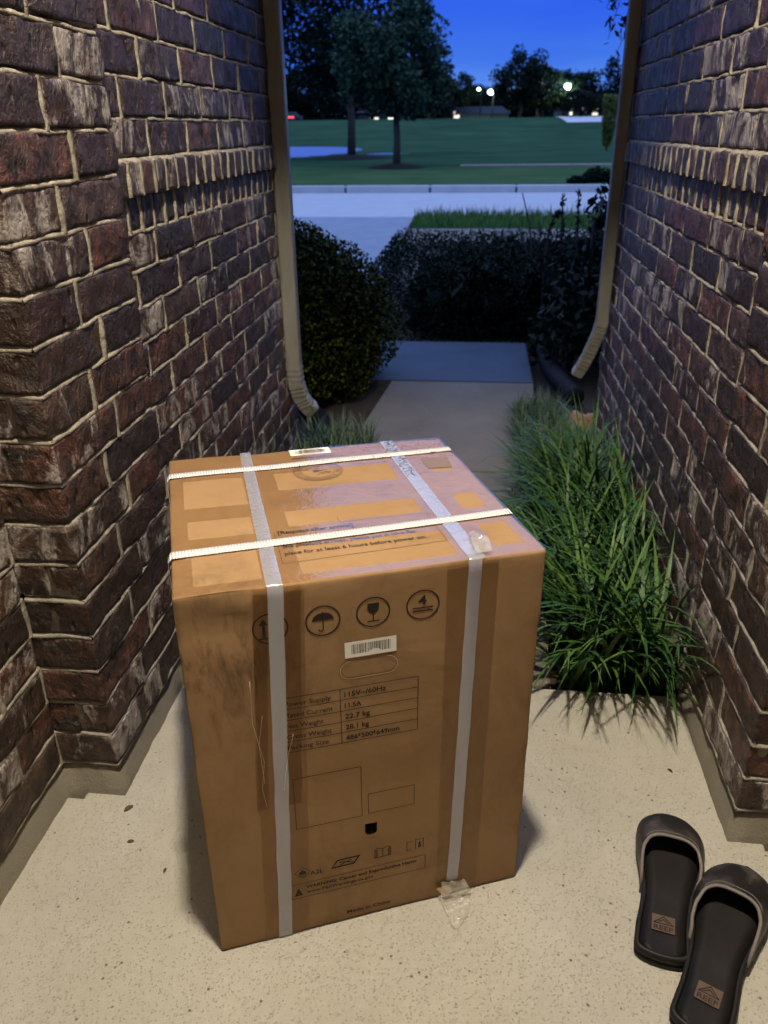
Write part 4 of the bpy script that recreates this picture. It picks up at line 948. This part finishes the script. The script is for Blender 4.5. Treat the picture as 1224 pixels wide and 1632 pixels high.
# ---- printing
M_ink = mat('printing_ink', (.022, .016, .012), .6, .2); M_inkb = mat('printing_ink_faded', (.07, .04, .022), .65, .2); M_label = mat('label_paper', (.72, .70, .66), .5, .3)
class Ink:
    """2-D drawing in metres (u right, v up) mapped onto a face"""
    def __init__(s, fn, o=.00045): s.V = []; s.F = []; s.fn = fn; s.o = o
    def poly(s, pts):
        b = len(s.V); s.V += [s.fn(u, v, s.o) for u, v in pts]; s.F.append(tuple(range(b, b+len(pts)))); return s
    def line(s, p, q, w=.0011):
        p, q = np.array(p, float), np.array(q, float); d = q-p; L0 = np.linalg.norm(d); d /= L0; nn = np.array([-d[1], d[0]])*w/2; p = p-d*w/2; q = q+d*w/2
        k = max(1, int(L0/.04))
        for i in range(k):
            a, b = p+(q-p)*i/k, p+(q-p)*(i+1)/k; s.poly([a-nn, b-nn, b+nn, a+nn])
        return s
    def rect(s, u0, v0, u1, v1, w=.0011): return s.line((u0, v0), (u1, v0), w).line((u1, v0), (u1, v1), w).line((u1, v1), (u0, v1), w).line((u0, v1), (u0, v0), w)
    def ring(s, c, r, w=.002, a0=0, a1=360, n=48, sy=1):
        for i in range(n):
            a, b = [math.radians(a0+(a1-a0)*(i+t)/n) for t in (0, 1)]
            s.poly([(c[0]+(r-w/2)*math.cos(a), c[1]+(r-w/2)*math.sin(a)*sy), (c[0]+(r+w/2)*math.cos(a), c[1]+(r+w/2)*math.sin(a)*sy), (c[0]+(r+w/2)*math.cos(b), c[1]+(r+w/2)*math.sin(b)*sy), (c[0]+(r-w/2)*math.cos(b), c[1]+(r-w/2)*math.sin(b)*sy)])
        return s
    def text(s, body, u, v, h, width=None, bold=0.0, shear=0):
        c = bpy.data.curves.new('t', 'FONT'); c.body = body; c.size = 1; c.offset = bold; c.resolution_u = 3; c.shear = shear
        ob = bpy.data.objects.new('t', c); COL.objects.link(ob); bpy.context.view_layer.update()
        me = bpy.data.meshes.new_from_object(ob.evaluated_get(bpy.context.evaluated_depsgraph_get()))
        P = np.array([v_.co[:2] for v_ in me.vertices]); x0, x1 = P[:, 0].min(), P[:, 0].max()
        sc = h/.73; sxx = (width/(x1-x0)) if width else sc
        b = len(s.V); s.V += [s.fn(u+(p[0]-x0)*sxx, v+p[1]*sc, s.o) for p in P]; s.F += [tuple(b+i for i in f.vertices) for f in me.polygons]
        bpy.data.objects.remove(ob); bpy.data.curves.remove(c); bpy.data.meshes.remove(me); return s
    def build(s, name, m=None, label=None):
        o = mkb(name, s.V, s.F, m or M_ink)
        if label: o['label'] = label
        return o
R_ = .0225
k = Ink(PF); k.ring((.118, .586), R_); 
for x in (.1095, .1265): k.line((x, .575), (x, .595), .0035); k.poly([(x-.006, .592), (x+.006, .592), (x, .602)])
k.line((.103, .5715), (.133, .5715), .002); k.build('printed_this_way_up_icon')
k = Ink(PF); k.ring((.187, .587), R_); pts = [(.187+.0145*math.cos(math.radians(a)), .588+.0115*math.sin(math.radians(a))) for a in range(0, 181, 15)]
k.poly(pts); k.line((.187, .600), (.187, .575), .0018); k.ring((.184, .5745), .003, .0016, 180, 360, 10); k.build('printed_umbrella_icon')
k = Ink(PF); k.ring((.255, .589), R_); k.poly([(.247, .603), (.263, .603), (.263, .594), (.260, .589), (.2565, .587), (.2535, .587), (.250, .589), (.247, .594)]); k.line((.255, .588), (.255, .576), .0018); k.line((.248, .5748), (.262, .5748), .002); k.build('printed_glass_icon')
k = Ink(PF); k.ring((.324, .589), R_); k.text('4', .3175, .5895, .0145, .0115, .03); k.line((.3105, .5845), (.3375, .5845), .002); k.line((.3105, .5795), (.3375, .5795), .002); k.build('printed_stacking_limit_icon')
def barcode(fn, u0, v0, u1, v1, bu0, bu1, bv0, bv1, seed):
    L2 = Ink(fn, .0008); L2.poly([(u0, v0), (u1, v0), (u1, v1), (u0, v1)]); lb = L2.build('barcode_label', M_label)
    rr = random.Random(seed); b = Ink(fn, .0010); x = bu0
    while x < bu1:
        w = rr.choice([.0005, .0005, .0009, .0014]); b.poly([(x, bv0), (min(x+w, bu1), bv0), (min(x+w, bu1), bv1), (x, bv1)]); x += w + rr.choice([.0005, .0007, .0012])
    o = mk('bars', loc(b.V), b.F, M_ink, lb, local=True)
barcode(PF, .2145, .5215, .2865, .5470, .2235, .2785, .5270, .5425, 3)
barcode(PT, .214, .4520, .287, .4810, .2230, .2780, .4590, .4750, 5)
# handle slot
M_cut = mat('cut_cardboard_edge', (.55, .37, .2), .7)
def slot(w, o, m, dv=0):
    k = Ink(PF, o); c0, c1, cv, r = .2215, .2735, .502+dv, .0145
    k.ring((c0, cv), r, w, 90, 270, 16); k.ring((c1, cv), r, w, -90, 90, 16); k.line((c0, cv-r), (c1, cv-r), w); return k
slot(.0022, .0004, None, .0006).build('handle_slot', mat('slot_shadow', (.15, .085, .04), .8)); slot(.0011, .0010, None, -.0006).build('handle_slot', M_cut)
# table
k = Ink(PF)
for i in range(6): k.line((.124, .4715-.0191*i), (.318, .4715-.0191*i), .0010)
for u in (.124, .2055, .318): k.line((u, .376), (u, .4715), .0011)
rows = [('Power Supply', '115V~/60Hz', .064, .060), ('Rated Current', '11.5A', .066, .024), ('Net Weight', '22.7 kg', .052, .036), ('Gross Weight', '28.1 kg', .063, .034), ('Packing Size', '486*500*649mm', .058, .079)]
for i, (a, b, wa, wb) in enumerate(rows):
    v = .4575-.0191*i - .0005; k.text(a, .1285, v, .0080, wa, 0.008); k.text(b, .2115, v, .0085, wb, .022)
k.build('printed_rating_table')
k = Ink(PF); k.rect(.132, .2265, .232, .325, .0009); k.build('printed_frame'); k = Ink(PF); k.rect(.242, .2285, .314, .2675, .0009); k.build('printed_frame')
# icons bottom
k = Ink(PF)
k.poly([(.180, .128), (.216, .128), (.2185, .131), (.183, .131)]); k.poly([(.180, .128), (.183, .131), (.1935, .1445), (.190, .1445)]); k.poly([(.190, .142), (.2245, .142), (.2265, .145), (.192, .145)]); k.poly([(.2145, .128), (.2175, .128), (.2275, .145), (.2245, .145)]); k.line((.196, .133), (.212, .139), .0018); k.line((.194, .139), (.216, .1335), .0018)
k.build('printed_manual_icon')
k = Ink(PF)
for u in (.2505, .2525, .2545, .2635, .2725, .2745, .2765): k.line((u, .129), (u, .146), .0009)
k.line((.2505, .129), (.2765, .129), .0012); k.line((.2545, .150), (.2635, .147), .001); k.line((.2635, .147), (.2725, .150), .001); k.line((.2505, .146), (.2545, .150), .001); k.line((.2765, .146), (.2725, .150), .001); k.build('printed_book_icon')
k = Ink(PF); k.line((.303, .129), (.303, .147), .0010); k.line((.303, .147), (.311, .1475), .0008); k.line((.3175, .129), (.3175, .150), .001); k.line((.330, .129), (.330, .150), .0012); k.line((.303, .129), (.311, .129), .0009); k.line((.3175, .149), (.330, .149), .0009); k.poly([(.3225, .134), (.326, .134), (.3255, .1435), (.3230, .1435)]); k.ring((.3242, .1335), .0022, .0018, n=12); k.build('printed_open_book_icon')
k = Ink(PF); c = (.136, .1345)
k.line((c[0], c[1]-.012), (c[0]+.012, c[1]), .0008).line((c[0]+.012, c[1]), (c[0], c[1]+.012), .0008).line((c[0], c[1]+.012), (c[0]-.012, c[1]), .0008).line((c[0]-.012, c[1]), (c[0], c[1]-.012), .0008)
k.poly([(c[0]-.005, c[1]-.004), (c[0]+.005, c[1]-.004), (c[0]+.0055, c[1]+.001), (c[0]+.002, c[1]+.003), (c[0], c[1]+.0065), (c[0]-.0025, c[1]+.0025), (c[0]-.0052, c[1]+.002)]); k.text('A2L', .1475, .1255, .0090, .0205, 0.012); k.build('printed_flame_mark')
k = Ink(PF); k.rect(.117, .0795, .334, .1105, .0009); k.build('printed_frame')
k = Ink(PF); k.poly([(.1215, .0845), (.1275, .0845), (.1275, .1005)]).poly([(.1285, .0845), (.1345, .0845), (.1285, .1005)]).poly([(.1275, .0845), (.1285, .0845), (.1285, .087), (.1275, .087)]).poly([(.1275, .0895), (.1285, .0895), (.1285, .1005), (.1275, .1005)])
k.build('printed_warning_triangle')
k = Ink(PF); k.text('WARNING: Cancer and Reproductive Harm-', .140, .0975, .0070, .181, .026); k.text('www.P65Warnings.ca.gov', .140, .0865, .0066, .108, .016); k.build('printed_warning_text')
k = Ink(PF); k.text('Made in China', .203, .0165, .0078, .073, .018); k.build('printed_origin_text')
# top print
k = Ink(PT); k.text('[Request after arrival]', .151, .1455, .0115, .110, .018); k.text('When', .152, .1245, .010, .026); k.text('the product arrives, please put it on a flat', .152, .1015, .0105, .192, .014); k.text('place for at least 6 hours before power on.', .152, .0795, .0105, .201, .014); k.build('printed_request_text')
k = Ink(PT); k.line((.146, .056), (.377, .064), .0008).line((.377, .064), (.377, .164), .0008).line((.377, .164), (.244, .166), .0008).line((.244, .166), (.244, .184), .0008).line((.146, .056), (.146, .15), .0008); k.build('printed_frame', M_inkb)
k = Ink(PT); c = (.2485, .3735); k.ring(c, .0415, .0012, n=60).ring(c, .0385, .0008, n=60).ring(c, .0285, .0008, n=48)
rr = random.Random(4)
for i in range(52):
    if rr.random() < .22: continue
    a = math.radians(i*360/52); k.line((c[0]+.0315*math.cos(a), c[1]+.0315*math.sin(a)), (c[0]+.0360*math.cos(a+.03), c[1]+.0360*math.sin(a+.03)), .0014)
for i in range(26):
    a = rr.random()*6.28; d = rr.random()*.022; k.line((c[0]+d*math.cos(a), c[1]+d*math.sin(a)), (c[0]+d*math.cos(a)+rr.uniform(-.008, .008), c[1]+d*math.sin(a)+rr.uniform(-.005, .005)), .0016)
k.build('printed_round_stamp', M_inkb)
k = Ink(PT)
for i in range(18): k.line((.214+.0042*i, .4375), (.2163+.0042*i, .4375+rr.uniform(.001, .003)), .003)
k.build('printed_small_line', M_inkb)
k = Ink(PT, .0011); k.poly([(.432, .337), (.474, .333), (.480, .381), (.433, .385)]); k.build('grey_sticker', mat('grey_sticker', (.17, .115, .10), .6))
# rain drops on the wet back right of the tape
M_drop = mat('rain_drop', (.9, .95, 1), .03, 1.0); BS(M_drop).inputs['Transmission Weight'].default_value = 1.0
V = []; F = []
for i in range(520):
    if i % 2: u = .388+.018*RNG.random(); w = .31+.17*RNG.random()
    else: u = .20+.29*RNG.random()**.6; w = .385+.098*RNG.random()
    r = .0006+.0011*RNG.random()**2; n = 8; b = len(V); o_ = .0020 if .384 < u < .408 else (.0029 if .39 < w < .43 else .0009)
    for ring in range(3):
        rr_, zz = ((1, 0), (.85, .35), (.45, .6))[ring]
        for q in range(n): V.append(PT(min(.499, u+r*rr_*math.cos(q*math.pi/4)), min(.485, w+r*rr_*math.sin(q*math.pi/4)), o_+r*zz))
    V.append(PT(min(.499, u), min(.485, w), o_+r*.7))
    for ring in range(2):
        for q in range(n): F.append((b+ring*n+q, b+ring*n+(q+1) % n, b+(ring+1)*n+(q+1) % n, b+(ring+1)*n+q))
    for q in range(n): F.append((b+2*n+q, b+2*n+(q+1) % n, b+3*n))
d_ = mkb('rain_drops', V, F, M_drop, True); d_['kind'] = 'stuff'

# ------------------------------------------------------------------ slippers
M_foam = mat('slipper_foam', (.022, .019, .019), .55, .2); _v = coord(M_foam)
ln(M_foam, ramp(M_foam, noi(M_foam, _v, 14, 5), [(.35, (.007, .0065, .007)), (.7, (.014, .0125, .012))]), BS(M_foam).inputs['Base Color']); ln(M_foam, bump(M_foam, noi(M_foam, _v, 300, 2), .25, .001), BS(M_foam).inputs['Normal'])
M_strapd = mat('slipper_leather', (.035, .028, .027), .45, .4); _v = coord(M_strapd)
ln(M_strapd, ramp(M_strapd, noi(M_strapd, _v, 22, 6, .65, .5), [(.46, (.010, .009, .009)), (.66, (.055, .046, .042))]), BS(M_strapd).inputs['Base Color']); ln(M_strapd, bump(M_strapd, noi(M_strapd, _v, 120, 3), .4, .0015), BS(M_strapd).inputs['Normal'])
M_pipe = mat('slipper_piping', (.13, .112, .102), .6, .3); M_logo = mat('logo_patch', (.085, .055, .04), .7, .2); M_inner = mat('inner_lining', (.10, .085, .07), .6, .3)
def slipper(heel, toe, flip, label, tilt=0):
    heel = Vector(heel); toe = Vector(toe); Ls = (toe-heel).length; ang = math.atan2(toe.y-heel.y, toe.x-heel.x)
    t = thing('slipper', label, 'slipper', (heel.x, heel.y, 0), 'pair of black slippers on the porch floor'); t.rotation_euler = (0, 0, ang)
    cp = [(0, 0), (.004, .016), (.015, .0285), (.04, .0375), (.10, .037), (.30, .0355), (.42, .036), (.55, .043), (.68, .0495), (.78, .0505), (.87, .0485), (.94, .038), (.98, .022), (1, 0)]
    def hw2(s):
        for (a, b), (c, d) in zip(cp[:-1], cp[1:]):
            if s <= c:
                q = (s-a)/(c-a); return b+(d-b)*q
        return 0
    tt = [(.5-.5*math.cos(math.pi*i/44)) for i in range(45)]; raw = [hw2(s)*1.10 for s in tt]
    for _ in range(2): raw = [raw[0]]+[(raw[i-1]+2*raw[i]+raw[i+1])/4 for i in range(1, 44)]+[raw[-1]]
    def cen(s): return flip*(.007*math.sin(math.pi*max(0, (s-.2))/.8*1.0) )
    outl = [(s*Ls, cen(s)+w) for s, w in zip(tt, raw)] + [(s*Ls, cen(s)-w) for s, w in list(zip(tt, raw))[-2:0:-1]]
    n = len(outl)
    def zt(x): return .008*max(0, (x/Ls-.75)/.25)**2
    cxm, cym = Ls*.5, 0
    def ring(k, z):
        r_o = []
        for i, (x, y) in enumerate(outl):
            x0, y0 = outl[i-1]; x1, y1 = outl[(i+1) % n]; nx_, ny_ = (y1-y0), -(x1-x0); l = math.hypot(nx_, ny_)+1e-9; nx_, ny_ = nx_/l, ny_/l
            if nx_*(x-cxm)+ny_*(y-cym) < 0 and abs(x-cxm) > .1*Ls: nx_, ny_ = -nx_, -ny_
            if abs(x-cxm) <= .1*Ls or True:
                if ny_*(y-cen(x/Ls)) < 0: nx_, ny_ = -nx_, -ny_
            r_o.append((x+nx_*k, y+ny_*k, z+zt(x)))
        return r_o
    lv = [(-.006, .0), (-.001, .003), (.0, .010), (-.0025, .0125), (-.0025, .0145), (.001, .017), (.001, .027), (-.001, .0288), (-.003, .0298), (-.005, .0292), (-.007, .0275)]
    V = []; F = []
    for (k, z) in lv: V += ring(k, z)
    for j in range(len(lv)-1):
        for i in range(n): F.append((j*n+i, j*n+(i+1) % n, (j+1)*n+(i+1) % n, (j+1)*n+i))
    b = (len(lv)-1)*n
    # footbed: bridge left/right halves with a dished middle column
    m0 = len(V)
    for i in range(1, 44):
        p, q = V[b+i], V[b+n-i]
        for f in (.25, .5, .75): V.append((p[0]*(1-f)+q[0]*f, p[1]*(1-f)+q[1]*f, p[2]*(1-f)+q[2]*f - (.0035 if f == .5 else .0026)*math.sin(math.pi*i/44)))
    for i in range(1, 43):
        c_ = [b+i, m0+(i-1)*3, m0+(i-1)*3+1, m0+(i-1)*3+2, b+n-i]; d_ = [b+i+1, m0+i*3, m0+i*3+1, m0+i*3+2, b+n-i-1]
        for k in range(4): F.append((c_[k], c_[k+1], d_[k+1], d_[k]))
    for (e, ii, cols) in ((b, 1, m0), (b+44, 43, m0+42*3)):
        c_ = [b+ii, cols, cols+1, cols+2, b+n-ii]
        for k in range(4): F.append((c_[k], c_[k+1], e))
    F.append(tuple(range(n))[::-1])
    mk('sole', V, F, M_foam, t, True, True)
    # strap: broad vamp arching over the forefoot
    def wid(s): 
        s = min(max(s, 0), 1); i = min(range(45), key=lambda q: abs(tt[q]-s)); return raw[i]
    V = []; na, nb = 25, 8; edge = []
    for a in range(na):
        th = math.pi*a/(na-1); sn = math.sin(th); cs_ = math.cos(th)
        s_r = .42 + .30*sn**.8 ; s_f = .72 + .235*sn**.9
        if cs_*flip < 0: s_r += .03*(1-sn)
        for k in range(nb+1):
            s = s_r+(s_f-s_r)*k/nb; w = wid(s)+.001; hgt = .050-.026*(max(0, (s-.62))/.33)**1.3
            y = cen(s)+w*cs_*abs(cs_)**-.35 if abs(cs_) > 1e-6 else cen(s)
            z = .022+zt(s*Ls)+hgt*sn**.62*(1-.10*k/nb)
            V.append((s*Ls, y, z))
            if k == 0: edge.append((s*Ls, y, z))
    F = [(a*(nb+1)+k, (a+1)*(nb+1)+k, (a+1)*(nb+1)+k+1, a*(nb+1)+k+1) for a in range(na-1) for k in range(nb)]
    st_ = mk('strap', V, F, M_strapd, t, True, True); md = st_.modifiers.new('s', 'SOLIDIFY'); md.thickness = .004; md.offset = 0; md = st_.modifiers.new('b', 'SUBSURF'); md.levels = md.render_levels = 1
    mb = MB(); mb.tube([Vector(e)+Vector((-.0005, 0, .0005)) for e in edge], .0030, 8); mk('strap_piping', mb.V, mb.F, M_pipe, st_, True, True)
    # stitched seam line on the strap
    mb = MB(); mb.tube([Vector(V[a*(nb+1)+1])+Vector((.001, 0, .0022)) for a in range(na//4, na-na//4)], .0007, 5); mk('stitching', mb.V, mb.F, M_pipe, st_, True, True)
    # logo patch on the footbed near the heel
    zf = .0275+.0008; x0, yc = .155*Ls, cen(.18)
    lg = mk('logo_patch', [(x0+.030, yc+.0175, zf), (x0, yc+.0175, zf), (x0, yc-.0175, zf), (x0+.030, yc-.0175, zf)], [(0, 1, 2, 3)], M_logo, t, False, True)
    I = Ink(lambda u, v, o: np.array([x0+v, yc-u, zf+.0006]), 0)
    for (p, q) in (((-.014, .014), (0, .0275)), ((0, .0275), (.014, .014)), ((-.014, .014), (.014, .014)), ((-.007, .0165), (0, .022)), ((0, .022), (.007, .0165))): I.line(p, q, .0016)
    I.text('REEF', -.0145, .0022, .0085, .029, .012); mk('logo_print', I.V, I.F, M_foam, lg, False, True)
    # pale care label inside the strap
    s0 = .62; yy = cen(s0)-flip*(wid(s0)-.004)
    mk('inner_tag', [(.58*Ls, yy, .035), (.66*Ls, yy-flip*.002, .036), (.66*Ls, yy-flip*.0, .052), (.59*Ls, yy, .050)], [(0, 1, 2, 3)], M_inner, t, False, True)
    return t
slipper((.325, .832), (.390, 1.112), -1, 'left slipper of the pair, lying straight with its whole sole in view')
slipper((.350, .722), (.501, 1.008), 1, 'right slipper of the pair, turned outward and cut by the picture edge')

# ------------------------------------------------------------------ debris on the floor
M_deb = mat('dry_leaf', (.09, .055, .03), .9, .1)
for (x, y, a, s, lab) in ((-.620, 1.060, .9, .010, 'dark curled dead leaf on the floor at the left pillar corner'), (-.585, .985, .3, .006, 'small dry leaf scrap on the floor below the pillar'), (.430, 1.262, 2.2, .007, 'tiny dark leaf scrap on the floor near the right plinth'), (-.50, .93, 1.4, .005, 'tiny dark speck of debris left of the carton')):
    V = []; n = 6
    for i in range(n+1):
        t_ = i/n; w = s*.35*math.sin(math.pi*t_)+.0004; px = s*(t_-.5)*2; z = .0015+s*.25*math.sin(math.pi*t_)
        for sg in (-1, 1): V.append((x+px*math.cos(a)-sg*w*math.sin(a), y+px*math.sin(a)+sg*w*math.cos(a), z+.002*(sg > 0)))
    tag(mk('dead_leaf', V, [(2*i, 2*i+1, 2*i+3, 2*i+2) for i in range(n)], M_deb, None, True), lab, 'dead leaf')
